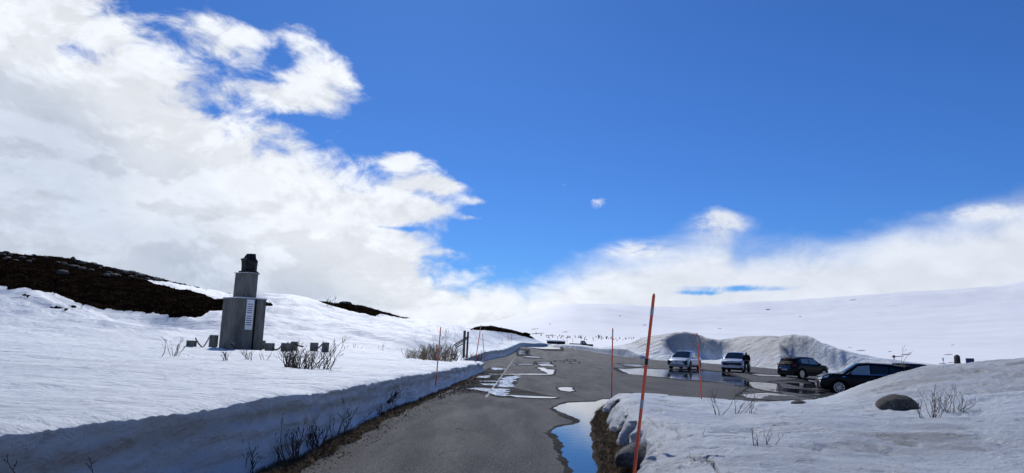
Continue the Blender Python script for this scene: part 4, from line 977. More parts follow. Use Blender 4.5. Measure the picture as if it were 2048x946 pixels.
# stones along the ridge
r_ = random.Random(11)
ridge = [(5,506),(22,511),(40,513),(55,514),(68,513),(85,516),(100,519),(122,517),(130,522),(146,518),(155,524),(170,527),(185,531),(192,530),(205,534),(214,536),(228,541),(238,541),(250,545),(262,545),(272,545),(282,549),(297,553),(310,556),(318,556),(330,559),(345,563),(358,566),(368,567),(378,571),(395,576),(410,578),(425,581),(440,584),(455,587)]
for i, (px, py) in enumerate(ridge):
    big = px < 300; s = 133/FPX
    rx_ = r_.uniform(8, 15) if big else r_.uniform(4, 8); rz_ = rx_*r_.uniform(.28, .55)
    if i == 6: rx_, rz_ = 21, 9
    if px == 146: rx_, rz_ = 5.5, 7
    c = at(px, py+2, 133)
    o = rock('ridge_stone', c, (rx_*s, rx_*s*.8, rz_*s), 40+i, 'grey stone lying on the crest of the dark heather ridge', 'stone', 'stones along the ridge crest', .6, r_.uniform(0, 3), 2)
    if i == 6: tag(o, 'broadest flat pale slab on the heather ridge crest, beside a pointed stone'); 
    if px == 146: tag(o, 'small pointed upright stone on the heather ridge crest')
for i in range(46):
    px = r_.uniform(0, 330); py = np.interp(px, [0, 120, 200, 300, 400], [506, 518, 534, 555, 577])+r_.uniform(5, 20)
    Y = float(np.interp(py-np.interp(px, [0, 120, 200, 300, 400], [506, 518, 534, 555, 577]), [0, 20], [132, 108])); c = at(px, py, Y); c.z = z_near(c.x, c.y)+.1
    rx_ = r_.uniform(.25, .7)
    rock('slope_stone', c, (rx_, rx_*.8, rx_*.45), 90+i, 'grey stone scattered in the heather just below the ridge crest', 'stone', 'stones scattered below the ridge crest', .6, r_.uniform(0, 3), 2)
c = at(125, 545, 96); c.z = z_near(c.x, c.y)+.2; o = rock('slope_stone', c, (.75, .5, .42), 150, 'lone pale boulder in the middle of the dark heather slope', 'boulder', None, .6, .2)
for (px, py, rx_, rz_, lb) in [(696, 604, 7, 5, 'round boulder perched on top of the rocky knoll'), (778, 625, 5, 3, 'small boulder on the right shoulder of the rocky knoll'), (638, 606, 10, 4, 'low grey rock at the left end of the rocky knoll'), (690, 613, 12, 5, 'grey rock face under the perched boulder')]:
    Y = 134; s = Y/FPX; c = at(px, py+1, Y); c.z = max(z_near(c.x, c.y), c.z-.3); rock('knoll_rock', c, (rx_*s, rx_*s*.8, rz_*s), int(px), lb, 'rock')
for (px, py, rx_, rz_, lb) in [(982, 654, 8, 3.5, 'dark rock on the crest of the thin black ridge beyond the posts'), (1052, 668, 9, 4.0, 'dark rock low on the black ridge near the shed'), (1040, 667, 4, 2.5, 'small rock beside the one low on the black ridge')]:
    Y = 163; s = Y/FPX; c = at(px, py+1, Y); o = rock('knoll_rock', c, (rx_*s, rx_*s*.8, rz_*s), int(px), lb, 'rock'); o.data.materials[0] = m_heath

# ---- tufts of heather, dead grass
def tufts(name, pts, hmin, hmax, wb, mt, label, cat, seed, blades=5, lean=.5):
    r_ = np.random.RandomState(seed); n = len(pts)*blades
    P = np.repeat(np.array(pts), blades, 0); a = r_.uniform(0, 2*pi, n); h = r_.uniform(hmin, hmax, n); ln = r_.uniform(0, lean, n)*h*1.2
    o = np.stack([np.cos(a)*.03, np.sin(a)*.03, 0*a], 1)*(hmax/.15); sd_ = np.stack([-np.sin(a), np.cos(a), 0*a], 1)*wb*r_.uniform(.6, 1.2, n)[:, None]
    tip = np.stack([np.cos(a)*ln, np.sin(a)*ln, h], 1); mid = tip*np.array([.35, .35, .6])
    V = np.stack([P+o-sd_, P+o+sd_, P+o+mid+sd_*.6, P+o+mid-sd_*.6, P+o+tip], 1).reshape(-1, 3)
    b0 = np.arange(n)*5
    me = bpy.data.meshes.new(name); me.vertices.add(len(V)); me.vertices.foreach_set('co', V.ravel())
    li = np.stack([b0, b0+1, b0+2, b0+3, b0+3, b0+2, b0+4], 1).ravel(); ls = np.stack([np.arange(n)*7, np.arange(n)*7+4], 1).ravel()
    me.loops.add(len(li)); me.loops.foreach_set('vertex_index', li.astype(np.int32)); me.polygons.add(len(ls)); me.polygons.foreach_set('loop_start', ls.astype(np.int32)); me.update(calc_edges=True); me.validate()
    return tag(link_mesh(name, me, mt), label, cat, None, 'stuff')
rs = np.random.RandomState(5)
def pick(X, Y, Z, mask, n):
    idx = np.argwhere(mask); s = idx[rs.randint(0, len(idx), n)]; r0, c0 = s[:, 0], s[:, 1]
    j = rs.uniform(-1, 1, (n, 2)); 
    c1 = np.clip(c0+1, 0, X.shape[1]-1); r1 = np.clip(r0+1, 0, X.shape[0]-1); f = rs.rand(n)
    return np.stack([X[r0, c0]*(1-f)+X[r0, c1]*f, Y[r0, c0]*(1-j[:, 0].clip(0))+Y[r1, c0]*j[:, 0].clip(0), np.minimum(Z[r0, c0], Z[r0, c1])-.01], 1)
tufts('heather', pick(Xg, Yg, Zg, bare_h if 'bare_h' in globals() else np.zeros_like(Xg, bool), 16000), .08, .30, .03, m_heath, 'dark heather covering the bare slopes', 'heather', 3, 4, .9)
mR = np.ones_like(VRx, bool); mR[:, :2] = False; mR &= (VRy < 20.2) & (VRy > 4)
tufts('dead_grass', pick(VRx, VRy, VRz, mR, 9000), .02, .10, .0035, m_grass, 'matted dead brown grass on the verge beside the puddle', 'grass', 4, 6, 1.6)
mL = np.ones_like(VLx, bool); mL[:, -2:] = False; mL &= (VLy > 5) & (VLy < 30)
tufts('dead_grass', pick(VLx, VLy, VLz, mL, 6500), .015, .075, .004, m_grass, 'dead grass and litter along the foot of the snow wall', 'grass', 6, 6, 1.6)
# gravel along the left verge
gv = MB(); 
for i in range(1700):
    y = rs.uniform(6, 34) if i % 3 else rs.uniform(24, 42); x = float(eL(np.array([y]))[0])+abs(rs.normal(0, .22 if y < 22 else .7))-.08; s = rs.uniform(.006, .018)*(1 if y < 20 else 1.7)
    a = rs.uniform(0, 6.28); z = zg1(x, y)+.004
    gv.add([(x+s*cos(a), y+s*sin(a), z), (x+s*cos(a+2.1), y+s*sin(a+2.1), z), (x+s*cos(a+4.2), y+s*sin(a+4.2), z), (x, y, z+s*1.1)], [(0, 1, 3), (1, 2, 3), (2, 0, 3)])
tag(gv.build('gravel', m_soil, None), 'loose gravel washed onto the edge of the asphalt', 'gravel', None, 'stuff')

# ---- cars
def paint(name, col, rough=.32, metal=.0):
    M = mat(name, col, rough, metal, .5); b = M.node_tree.nodes['Principled BSDF']
    b.inputs['Coat Weight'].default_value = 1.0 if sum(col) > .5 else .08; b.inputs['Specular IOR Level'].default_value = .5 if sum(col) > .5 else .14; b.inputs['Coat Roughness'].default_value = .04; return M
m_white = paint('white_paint', (.66, .69, .73)); m_blk = paint('black_paint', (.006, .006, .007), .4); m_blk2 = paint('very_dark_paint', (.010, .0085, .0085), .4)
m_glass = mat('tinted_glass', (.012, .015, .018), .03, 0, .8); m_lit_glass = mat('glass_painted_bright', (.26, .34, .38), .08, 0, .9)  # second glass is opaque, the brightness seen through a pane painted into its colour
m_trim = mat('black_trim', (.012, .012, .013), .5); m_tyre = mat('rubber', (.015, .015, .016), .8, 0, .2); m_alloy = mat('alloy', (.55, .56, .58), .28, .8); m_dalloy = mat('dark_alloy', (.06, .06, .065), .35, .6)
m_chrome = mat('chrome', (.75, .77, .8), .12, 1.0); m_lamp = mat('lamp_glass', (.75, .80, .88), .08, .1, .9); m_redlamp = mat('red_lamp', (.30, .01, .012), .15, 0, .7)
m_plate = mat('number_plate', (.62, .64, .66), .4); m_under = mat('underbody', (.01, .01, .01), .9)

def car(name, label, L, Wd, body, top, cabin, glass, wheels, pm, rim, wheel_r=.36, cw=.70, lights=None, extra=None, ground=.2, group='parked cars', cat='car', clear=()):
    """body: [(x, z)] shoulder line from rear to front; top: roof line; cabin: (rear base, rear top, front top, front base)"""
    root = empty(name, (0, 0, 0), 0, label, cat, group)
    W2 = Wd/2
    bx, bz = zip(*body); tx_, tz = zip(*top)
    def beltz(x): return float(np.interp(x, bx, bz))
    def roofz(x): return max(float(np.interp(x, tx_, tz)), beltz(x)+.0)
    def half(x):
        u = abs(x)/(L/2); return W2*(1-.17*max(0, (u-.70)/.30)**2.2-.012*(1-u))
    def zb(x):
        z = ground
        for xw in wheels:
            d = abs(x-xw); r_ = wheel_r+.055
            if d < r_: z = max(z, wheel_r-.01+sqrt(r_*r_-d*d))
        return z+.10*max(0, (abs(x)/(L/2)-.86)/.14)**1.5
    def sec(x):                      # half section: (y, z) from the sill up to the middle of the roof
        w_ = half(x); b0 = zb(x); bt = beltz(x); rf = roofz(x); h = bt-ground
        c = rf-bt
        zz = lambda f: max(b0+.01*f, ground+h*f)
        P = [(w_*.93, b0), (w_*.985, b0+.02), (w_, max(zz(.36), b0+.03)), (w_*1.0, max(zz(.62), b0+.05)), (w_*.992, max(zz(.86), b0+.07)), (w_*.955, bt)]
        ct = min(1, max(0, c/.28)); wt = w_*(.955-.235*min(1, c/.55)) if c > .02 else w_*.90
        P += [(w_*.945, bt+.012+.03*(1-ct)), ((w_*.945*(1-.5)+wt*.5) if c > .02 else w_*.86, bt+.03+max(0, c-.03)*.5), (wt, bt+max(.04, c-.035)), (wt*.90, rf+.0 if c > .05 else bt+.05), (wt*.5, rf+.018 if c > .05 else bt+.065), (0, rf+.025 if c > .05 else bt+.07)]
        return P
    def bend(x, y, z):               # round the nose and the tail
        s = 1 if x > 0 else -1; e = max(0, (abs(x)-(L/2-.5))/.5)
        x -= s*e*(.20*(abs(y)/W2)**2.6+.10*max(0, (z-.62)/.4)**1.6+.07*max(0, (.45-z)/.3)**2)
        return Vector((x, y, z))
    st = sorted(set([round(v, 4) for v in np.linspace(-L/2, L/2, 74)]+[c for c in cabin]))
    K = len(sec(0)); V = []; Fc = []
    for x in st:
        p = sec(x); V += [bend(x, -y, z) for y, z in p]+[bend(x, y, z) for y, z in p[-2::-1]]
    M_ = 2*K-1
    for i in range(len(st)-1):
        for j in range(M_-1): Fc.append((i*M_+j, (i+1)*M_+j, (i+1)*M_+j+1, i*M_+j+1))
    for e, xx in ((0, st[0]), (len(st)-1, st[-1])):            # nose and tail faces as rows between the two sides
        p = sec(xx); rows = []
        for j in range(K-1):
            y, z = p[j]; row = []
            for k in range(9):
                if k == 0: row.append(e*M_+j)
                elif k == 8: row.append(e*M_+M_-1-j)
                else: V.append(bend(xx, -y+2*y*k/8, z)); row.append(len(V)-1)
            rows.append(row)
        for j in range(K-2):
            for k in range(8):
                f = (rows[j][k], rows[j][k+1], rows[j+1][k+1], rows[j+1][k]); Fc.append(f if e else f[::-1])
        top_ = e*M_+K-1
        for k in range(8): Fc.append((rows[K-2][k], rows[K-2][k+1], top_))
    bo = MB().add(V, Fc).build('body', pm, root, True)
    # underbody and wheel wells
    MB().box((0, 0, ground+.16), (L*.88, Wd*.80, .26)).build('underbody', m_under, root)
    MB().box((wheels[0], 0, wheel_r+.10), (wheel_r*2.2, Wd*.86, wheel_r*1.5)).build('wheel_well', m_under, root)
    MB().box((wheels[1], 0, wheel_r+.10), (wheel_r*2.2, Wd*.86, wheel_r*1.5)).build('wheel_well', m_under, root)
    def side_pt(x, f, s, off):       # f runs from the sill (0) over the shoulder (1) to the roof edge (2)
        p = sec(x)
        if f <= 1: ys = [q[0] for q in p[:6]]; g = f*5
        else: ys = None; g = 6+(f-1)*2
        i = int(min(g, K-2)); t = g-i
        y = p[i][0]+(p[i+1][0]-p[i][0])*t; z = p[i][1]+(p[i+1][1]-p[i][1])*t
        v = bend(x, y, z); return Vector((v.x, s*(v.y+off), v.z+off*(.35 if f > 1 else 0)))
    def side_patch(nm, mt, outline, s, off=.008, nsub=8, par=root):
        # outline: [(x, f)] lower edge then upper edge, as two equal lists
        lo, up_ = outline; V = []; n = nsub
        lx = np.linspace(0, 1, n+1)
        def along(L_, t):
            xs_ = np.array([q[0] for q in L_]); fs = np.array([q[1] for q in L_]); k = np.linspace(0, 1, len(L_))
            return float(np.interp(t, k, xs_)), float(np.interp(t, k, fs))
        for t in lx:
            a = along(lo, t); b_ = along(up_, t)
            for u in (0, .5, 1): V.append(side_pt(a[0]+(b_[0]-a[0])*u, a[1]+(b_[1]-a[1])*u, s, off))
        F2 = [(i*3+j, (i+1)*3+j, (i+1)*3+j+1, i*3+j+1) for i in range(n) for j in range(2)]
        return MB().add(V, F2).build(nm, mt, par, True)
    r0, r1, f1, f0 = cabin
    for s in (-1, 1):
        for k, (lo, up_) in enumerate(glass):
            mm = m_lit_glass if (s, k) in clear else m_glass  # clear panes are opaque too, the bright view beyond is in their colour
            side_patch('side_window', mm, (lo, up_), s)
        side_patch('sill_trim', m_trim, ([(wheels[0]+wheel_r+.07, .0), (wheels[1]-wheel_r-.07, .0)], [(wheels[0]+wheel_r+.07, .30), (wheels[1]-wheel_r-.07, .30)]), s, .01)
        # door mirror, door handles, shut lines
        mp = side_pt(f0-.42, 1.15, s, .02); mi = MB(); mi.box((mp.x, mp.y+s*.11, mp.z+.03), (.12, .20, .13)).build('mirror', pm if pm is m_white else m_trim, root, bevel=.03)
        for xh in (r1+(f1-r1)*.22-.15, r1+(f1-r1)*.80-.15):
            q_ = side_pt(xh, .88, s, .012); MB().box((q_.x, q_.y, q_.z), (.20, .03, .03)).build('door_handle', m_trim if pm is not m_white else m_chrome, root)
        for xd in (r1+(f1-r1)*.02, r1+(f1-r1)*.48, f0-.35):
            side_patch('shut_line', m_trim, ([(xd, .22), (xd+.012, .22)], [(xd, .98), (xd+.012, .98)]), s, .003, 1)
    # windscreen and rear window
    def top_patch(nm, xa, xb, ya, yb):
        V = []; n = 6; m = 8
        for i in range(n+1):
            x = xa+(xb-xa)*i/n; p = sec(x); wt = p[8][0]; wk = ya+(yb-ya)*i/n
            for j in range(m+1):
                y = wt*.93*wk*(-1+2*j/m); a = abs(y)/wt
                z = np.interp(a, [0, .5, .90, 1], [p[11][1], p[10][1], p[9][1], p[8][1]])
                v = bend(x, y, float(z)); V.append((v.x, v.y, v.z+.012))
        return MB().add(V, [(i*(m+1)+j, (i+1)*(m+1)+j, (i+1)*(m+1)+j+1, i*(m+1)+j+1) for i in range(n) for j in range(m)]).build(nm, m_glass, root, True)
    top_patch('windscreen', f1+.02, f0-.06, 1.0, 1.0)
    top_patch('rear_window', r0+.10, r1-.02, 1.0, 1.0)
    # wheels
    for xw in wheels:
        for s in (-1, 1):
            wr = empty('wheel', (0, 0, 0)); bpy.data.objects.remove(wr)
            yo = s*(W2-.02); t = .22
            ty = MB().lathe([(wheel_r*.60, -t/2), (wheel_r*.94, -t/2), (wheel_r, -t/2+.035), (wheel_r, t/2-.035), (wheel_r*.94, t/2), (wheel_r*.60, t/2)], 28, 'y').build('wheel', m_tyre, root, True, (xw, yo-s*t/2+0, wheel_r))
            rr = MB(); R0_ = wheel_r*cw
            rr.lathe([(R0_, -.02), (R0_, .02), (R0_*.90, .02), (R0_*.88, -.02)], 28, 'y', (0, s*(t/2+.004), 0))
            ns = rim[1]
            for k in range(ns):
                a = 2*pi*k/ns+.2; pa = Vector((cos(a)*.03, 0, sin(a)*.03)); pb = Vector((cos(a)*R0_*.93, 0, sin(a)*R0_*.93)); sd_ = Vector((-sin(a), 0, cos(a)))
                wa, wb = rim[2]; yy = Vector((0, s*(t/2+.012), 0)); yi = Vector((0, s*(t/2-.02), 0))
                q8 = [pa-sd_*wa+yy, pa+sd_*wa+yy, pb+sd_*wb+yy, pb-sd_*wb+yy, pa-sd_*wa+yi, pa+sd_*wa+yi, pb+sd_*wb+yi, pb-sd_*wb+yi]
                rr.add(q8, [(0, 1, 2, 3), (4, 5, 6, 7), (0, 1, 5, 4), (1, 2, 6, 5), (2, 3, 7, 6), (3, 0, 4, 7)])
            rr.lathe([(.05, -.02), (.05, .022), (.0301, .026)], 12, 'y', (0, s*(t/2+.0), 0))
            rr.build('rim', rim[0], ty)
            MB().lathe([(R0_*.93, -.01), (R0_*.93, .0)], 24, 'y', (0, s*(t/2-.045), 0)).build('brake_disc', m_trim, ty)
    def end_poly(nm, mt, poly, e, off=.012, par=root, thick=True):
        xx = e*L/2; n = len(poly)
        def pt(y, z, o): v = bend(xx, y, z); return Vector((v.x+e*o, v.y, v.z))
        # resample edges so that the patch follows the curve of the nose
        P2 = []
        for i in range(n):
            a, b_ = poly[i], poly[(i+1) % n]; k = max(1, int(max(abs(a[0]-b_[0]), abs(a[1]-b_[1]))/.12))
            P2 += [(a[0]+(b_[0]-a[0])*j/k, a[1]+(b_[1]-a[1])*j/k) for j in range(k)]
        bm = bmesh.new(); vs_ = [bm.verts.new((y, z, 0)) for y, z in P2]; f = bm.faces.new(vs_); bmesh.ops.triangulate(bm, faces=[f])
        ylo = min(p[0] for p in P2); yhi = max(p[0] for p in P2); c = ylo+.12
        while c < yhi-.02:
            bmesh.ops.bisect_plane(bm, geom=bm.verts[:]+bm.edges[:]+bm.faces[:], plane_co=(c, 0, 0), plane_no=(1, 0, 0)); c += .12
        for v in bm.verts: v.co = pt(v.co.x, v.co.y, off)
        me = bpy.data.meshes.new(nm); bm.to_mesh(me); bm.free(); return link_mesh(nm, me, mt, par)
    root['_h'] = 0; del root['_h']
    if extra: extra(root, end_poly, side_patch, side_pt, sec, bend, L, W2)
    return root
def mirror2(end_poly, nm, mt, poly, e, off=.012):
    end_poly(nm, mt, poly, e, off); end_poly(nm, mt, [(-y, z) for y, z in poly][::-1], e, off)
def rect(y0, y1, z0, z1): return [(y0, z0), (y1, z0), (y1, z1), (y0, z1)]
def face(o, pos, az):                # az: heading measured from +Y towards +X
    o.location = pos; o.rotation_euler.z = pi/2-R(az)

# low crossover with a coupe roof and arrow-shaped dark lamps
def ex_a(root, ep, sp, spt, sec, bend, L, W2):
    mirror2(ep, 'headlight', m_trim, [(W2*.44, .70), (W2*.93, .80), (W2*.96, .42), (W2*.72, .36), (W2*.66, .50)], 1)
    mirror2(ep, 'lamp_strip', m_lamp, [(W2*.55, .735), (W2*.90, .80), (W2*.91, .77), (W2*.56, .70)], 1, .02)
    ep('lower_grille', m_trim, rect(-W2*.62, W2*.62, .33, .40), 1); ep('front_lip', m_white, rect(-W2*.8, W2*.8, .255, .31), 1, .03)
    ep('number_plate', m_plate, rect(-.26, .26, .44, .55), 1, .03); ep('badge', m_trim, [(-.08, .66), (0, .60), (.08, .66), (0, .72)], 1, .014)
    ep('tail_light', m_redlamp, rect(-W2*.9, W2*.9, .86, .90), -1)
    for s in (-1, 1): MB().lathe([(.02, 0), (.02, .02)], 6).build('parking_sensor', m_trim, root, False, (2.38, s*.5, .42))
WA = (-1.42, 1.43)
glA = [([(-1.75, 1.15), (-.55, 1.12)], [(-1.35, 1.62), (-.55, 1.82)]), ([(-.47, 1.12), (1.05, 1.10)], [(-.47, 1.84), (.45, 1.80)])]
carA = car('parked_car', 'white coupe-roofed crossover facing the puddle, with dark arrow-shaped headlights', 4.80, 1.90, [(-2.4, .98), (-1.6, 1.02), (0, .96), (1.0, .95), (1.7, .90), (2.15, .80), (2.4, .70)],
           [(-2.4, .98), (-2.05, 1.05), (-1.3, 1.38), (-.4, 1.58), (.1, 1.60), (.5, 1.56), (1.42, .98), (2.4, .7)], (-2.15, -1.2, .48, 1.45), glA, WA, m_white, (m_dalloy, 5, (.03, .05)), .375, .74, None, ex_a, clear=((1, 1),))
# upright suv with a full-width dark grille
def ex_b(root, ep, sp, spt, sec, bend, L, W2):
    ep('grille', m_trim, [(-W2*.90, .84), (-W2*.95, .72), (-W2*.72, .57), (W2*.72, .57), (W2*.95, .72), (W2*.90, .84), (W2*.5, .80), (-W2*.5, .80)], 1)
    mirror2(ep, 'headlight', m_lamp, [(W2*.74, .80), (W2*.93, .86), (W2*.95, .74), (W2*.82, .68)], 1, .022)
    mirror2(ep, 'fog_lamp', m_lamp, rect(W2*.66, W2*.92, .42, .47), 1, .02)
    ep('lower_bumper', m_trim, [(-W2*.95, .24), (W2*.95, .24), (W2*.88, .42), (W2*.45, .38), (-W2*.45, .38), (-W2*.88, .42)], 1, .014)
    ep('number_plate', m_plate, rect(-.26, .26, .50, .61), 1, .03); ep('badge', m_chrome, rect(-.08, .08, .90, .93), 1, .016)
    mirror2(ep, 'tail_light', m_redlamp, rect(W2*.55, W2*.95, .92, 1.0), -1)
    for s in (-1, 1):
        MB().tube([(-1.6, s*.60, 1.64), (-1.4, s*.60, 1.69), (.2, s*.60, 1.70), (.45, s*.6, 1.66)], .016, 5).build('roof_rail', m_alloy, root, True)
glB = [([(-1.95, 1.15), (-1.3, 1.12)], [(-1.75, 1.70), (-1.3, 1.80)]), ([(-1.22, 1.12), (-.35, 1.10)], [(-1.22, 1.84), (-.35, 1.88)]), ([(-.27, 1.10), (1.02, 1.08)], [(-.27, 1.88), (.40, 1.84)])]
carB = car('parked_car', 'white upright family car facing us, a person in black standing at its corner', 4.52, 1.87, [(-2.26, .98), (-1.5, 1.06), (0, 1.02), (.9, 1.03), (1.7, 1.0), (2.1, .93), (2.26, .84)],
           [(-2.26, 1.0), (-2.15, 1.15), (-1.75, 1.55), (-.9, 1.65), (.0, 1.65), (.45, 1.60), (1.25, 1.06), (2.26, .84)], (-2.18, -1.72, .42, 1.25), glB, (-1.35, 1.33), m_white, (m_dalloy, 5, (.03, .05)), .37, .72, None, ex_b)
# dark suv seen from behind
def ex_c(root, ep, sp, spt, sec, bend, L, W2):
    mirror2(ep, 'tail_light', m_redlamp, [(W2*.66, .92), (W2*.96, .95), (W2*.95, 1.14), (W2*.88, 1.16), (W2*.84, 1.0), (W2*.66, .98)], -1, .02)
    ep('number_plate', m_plate, rect(-.26, .26, .60, .71), -1, .03); ep('badge_strip', m_chrome, rect(-.45, .45, .90, .925), -1, .018); ep('bumper_strip', m_chrome, rect(-.5, .5, .755, .775), -1, .018)
    ep('rear_diffuser', m_trim, rect(-W2*.8, W2*.8, .28, .44), -1, .014)
    mirror2(ep, 'headlight', m_lamp, rect(W2*.6, W2*.93, .76, .88), 1)
    MB().box((-2.02, 0, 1.60), (.30, 1.16, .035)).build('spoiler', m_blk, root, bevel=.012); MB().box((-1.45, 0, 1.675), (.22, .05, .06)).build('aerial', m_trim, root, bevel=.015)
glC = [([(-1.75, 1.25), (-1.35, 1.15)], [(-1.62, 1.68), (-1.35, 1.78)]), ([(-1.27, 1.12), (-.38, 1.10)], [(-1.27, 1.80), (-.38, 1.86)]), ([(-.30, 1.10), (.92, 1.08)], [(-.30, 1.86), (.36, 1.82)])]
carC = car('parked_car', 'black compact car seen from behind with red tail lights, before the snow hill', 4.43, 1.87, [(-2.21, 1.02), (-1.5, 1.10), (0, 1.04), (.9, 1.04), (1.6, 1.0), (2.05, .92), (2.21, .84)],
           [(-2.21, 1.05), (-2.12, 1.25), (-1.88, 1.52), (-1.0, 1.64), (-.1, 1.65), (.4, 1.60), (1.15, 1.08), (2.21, .84)], (-2.17, -1.86, .38, 1.15), glC, (-1.35, 1.35), m_blk2, (m_alloy, 5, (.035, .065)), .36, .72, None, ex_c, clear=((-1, 2), (-1, 1)))
# long dark suv seen from its side
def ex_d(root, ep, sp, spt, sec, bend, L, W2):
    mirror2(ep, 'headlight', m_lamp, [(W2*.48, .82), (W2*.96, .92), (W2*.97, .80), (W2*.72, .74)], 1, .02)
    mirror2(ep, 'chrome_bar', m_chrome, [(W2*.60, .74), (W2*.90, .70), (W2*.80, .46), (W2*.88, .34), (W2*.80, .34), (W2*.70, .46), (W2*.80, .66)], 1, .022)
    ep('grille', m_trim, rect(-W2*.45, W2*.45, .52, .84), 1); ep('grille_bar', m_chrome, rect(-W2*.45, W2*.45, .78, .80), 1, .02); ep('skid_plate', m_alloy, rect(-W2*.6, W2*.6, .22, .27), 1, .02)
    ep('number_plate', m_plate, rect(-.26, .26, .42, .53), 1, .025)
    for s in (-1, 1):
        sp('headlight', m_lamp, ([(1.88, .82), (2.22, .80)], [(1.80, .99), (2.20, .97)]), s, .012, 4)
        sp('side_badge', m_chrome, ([(.98, .80), (1.18, .80)], [(1.00, .86), (1.14, .86)]), s, .012, 2)
        sp('sill_strip', m_alloy, ([(-.8, .10), (.85, .10)], [(-.8, .13), (.85, .13)]), s, .02, 4)
        sp('pillar_trim', m_chrome, ([(-2.13, 1.5), (-2.08, 1.5)], [(-1.92, 1.95), (-1.88, 1.95)]), s, .014, 2)
        sp('belt_trim', m_chrome, ([(-1.9, 1.02), (1.05, 1.02)], [(-1.9, 1.06), (1.05, 1.06)]), s, .012, 8)
    mirror2(ep, 'tail_light', m_redlamp, rect(W2*.5, W2*.95, .95, 1.05), -1)
    MB().box((-1.75, 0, 1.70), (.26, .06, .08)).build('aerial', m_trim, root, bevel=.02); MB().box((-2.12, 0, 1.62), (.3, 1.2, .03)).build('spoiler', m_blk, root, bevel=.01)
glD = [([(-1.98, 1.25), (-1.18, 1.10)], [(-1.75, 1.66), (-1.18, 1.76)]), ([(-1.10, 1.10), (-.30, 1.08)], [(-1.10, 1.80), (-.30, 1.84)]), ([(-.22, 1.08), (1.00, 1.06)], [(-.22, 1.84), (.34, 1.80)])]
carD = car('parked_car', 'large black estate car seen from the side, half hidden by the snow mound', 4.72, 1.81, [(-2.36, 1.02), (-1.5, 1.10), (0, 1.05), (.9, 1.05), (1.6, 1.03), (2.1, .96), (2.36, .86)],
           [(-2.36, 1.05), (-2.25, 1.28), (-2.0, 1.56), (-1.2, 1.68), (-.2, 1.71), (.35, 1.66), (1.2, 1.10), (2.36, .86)], (-2.30, -1.98, .34, 1.2), glD, (-1.35, 1.33), m_blk, (m_alloy, 10, (.018, .022)), .36, .74, None, ex_d, clear=((1, 2),))
carE = car('parked_car', 'dark car of which only the roof shows over the snow mound', 4.5, 1.85, [(-2.25, 1.02), (-1.5, 1.10), (0, 1.04), (.9, 1.04), (1.6, 1.0), (2.1, .92), (2.25, .84)],
           [(-2.25, 1.15), (-2.20, 1.58), (-1.9, 1.68), (-1.0, 1.70), (-.3, 1.68), (.2, 1.58), (1.15, 1.08), (2.25, .84)], (-2.22, -2.12, .2, 1.15), glC, (-1.35, 1.35), m_blk2, (m_alloy, 5, (.03, .06)), .36, .72, None, ex_c)
def gpos(px, Y):
    a, _ = ray(px, hor(px)); return Vector((a*Y, Y, zg1(a*Y, Y)+.005))
face(carA, gpos(1370, 63.5), 180+14.3+17); face(carB, gpos(1472, 59.5), 180+17.8+9); face(carC, gpos(1605, 56), 23.6+36); face(carD, gpos(1724, 38.3), -73); face(carE, gpos(1838, 48.5), 72)

# flatbed pickup far beyond the car park
pk = empty('pickup_truck', (0, 0, 0), 0, 'dark pickup with a low bed, half behind the snow bank far away', 'pickup', 'parked cars')
m_blue = paint('dark_blue_paint', (.02, .035, .05))
MB().prism([(-.1, -.85), (1.15, -.85), (1.15, .85), (-.1, .85)], 1.0, 1.78, [(.0, -.7), (.55, -.7), (.55, .7), (.0, .7)]).build('cab', m_blue, pk, bevel=.03)
MB().prism([(.0, -.88), (2.5, -.88), (2.5, .88), (.0, .88)], .45, 1.05).build('bonnet', m_blue, pk, bevel=.06)
MB().box((-1.35, 0, .98), (2.6, 1.8, .22)).build('bed', m_trim, pk, bevel=.01)
for xw in (-1.5, 1.7):
    for s in (-1, 1): MB().lathe([(.2, -.11), (.36, -.11), (.38, -.07), (.38, .07), (.36, .11), (.2, .11)], 18, 'y').build('wheel', m_tyre, pk, True, (xw, s*.8, .38))
for s in (-1, 1):
    MB().add([(.06, s*.842, 1.15), (.42, s*.842, 1.15), (.42, s*.755, 1.62), (.09, s*.755, 1.62)], [(0, 1, 2, 3)]).build('side_window', m_lit_glass, pk)
    MB().add([(.50, s*.842, 1.15), (.95, s*.842, 1.15), (.66, s*.755, 1.62), (.50, s*.755, 1.62)], [(0, 1, 2, 3)]).build('side_window', m_lit_glass, pk)
a, b_ = ray(1163, 681); face(pk, Vector((a*158, 158, EYE+b_*158-1.80)), 82); pk.scale = (1.0, 1, 1.0)
# low dark shed beyond the crest
sh_ = empty('shed', at(1112, 693, 185), R(-14), 'long low dark shed with snow on its roof beyond the crest of the road', 'shed')
m_dark = mat('tarred_boards', (.012, .010, .010), .9); m_blue2 = mat('faded_blue_door', (.05, .07, .12), .7)
MB().box((0, 0, .75), (4.6, 2.0, 1.2)).build('wall', m_dark, sh_); MB().prism([(-2.4, -1.1), (2.4, -1.1), (2.4, 1.1), (-2.4, 1.1)], 1.35, 1.62).build('roof', m_cleansnow, sh_, bevel=.05)
MB().box((.2, -1.04, .8), (.35, .06, 1.3)).build('door', m_blue2, sh_); MB().box((1.5, -1.03, .75), (.10, .05, 1.1)).build('post', mat('rusty_post', (.12, .04, .025), .8), sh_)
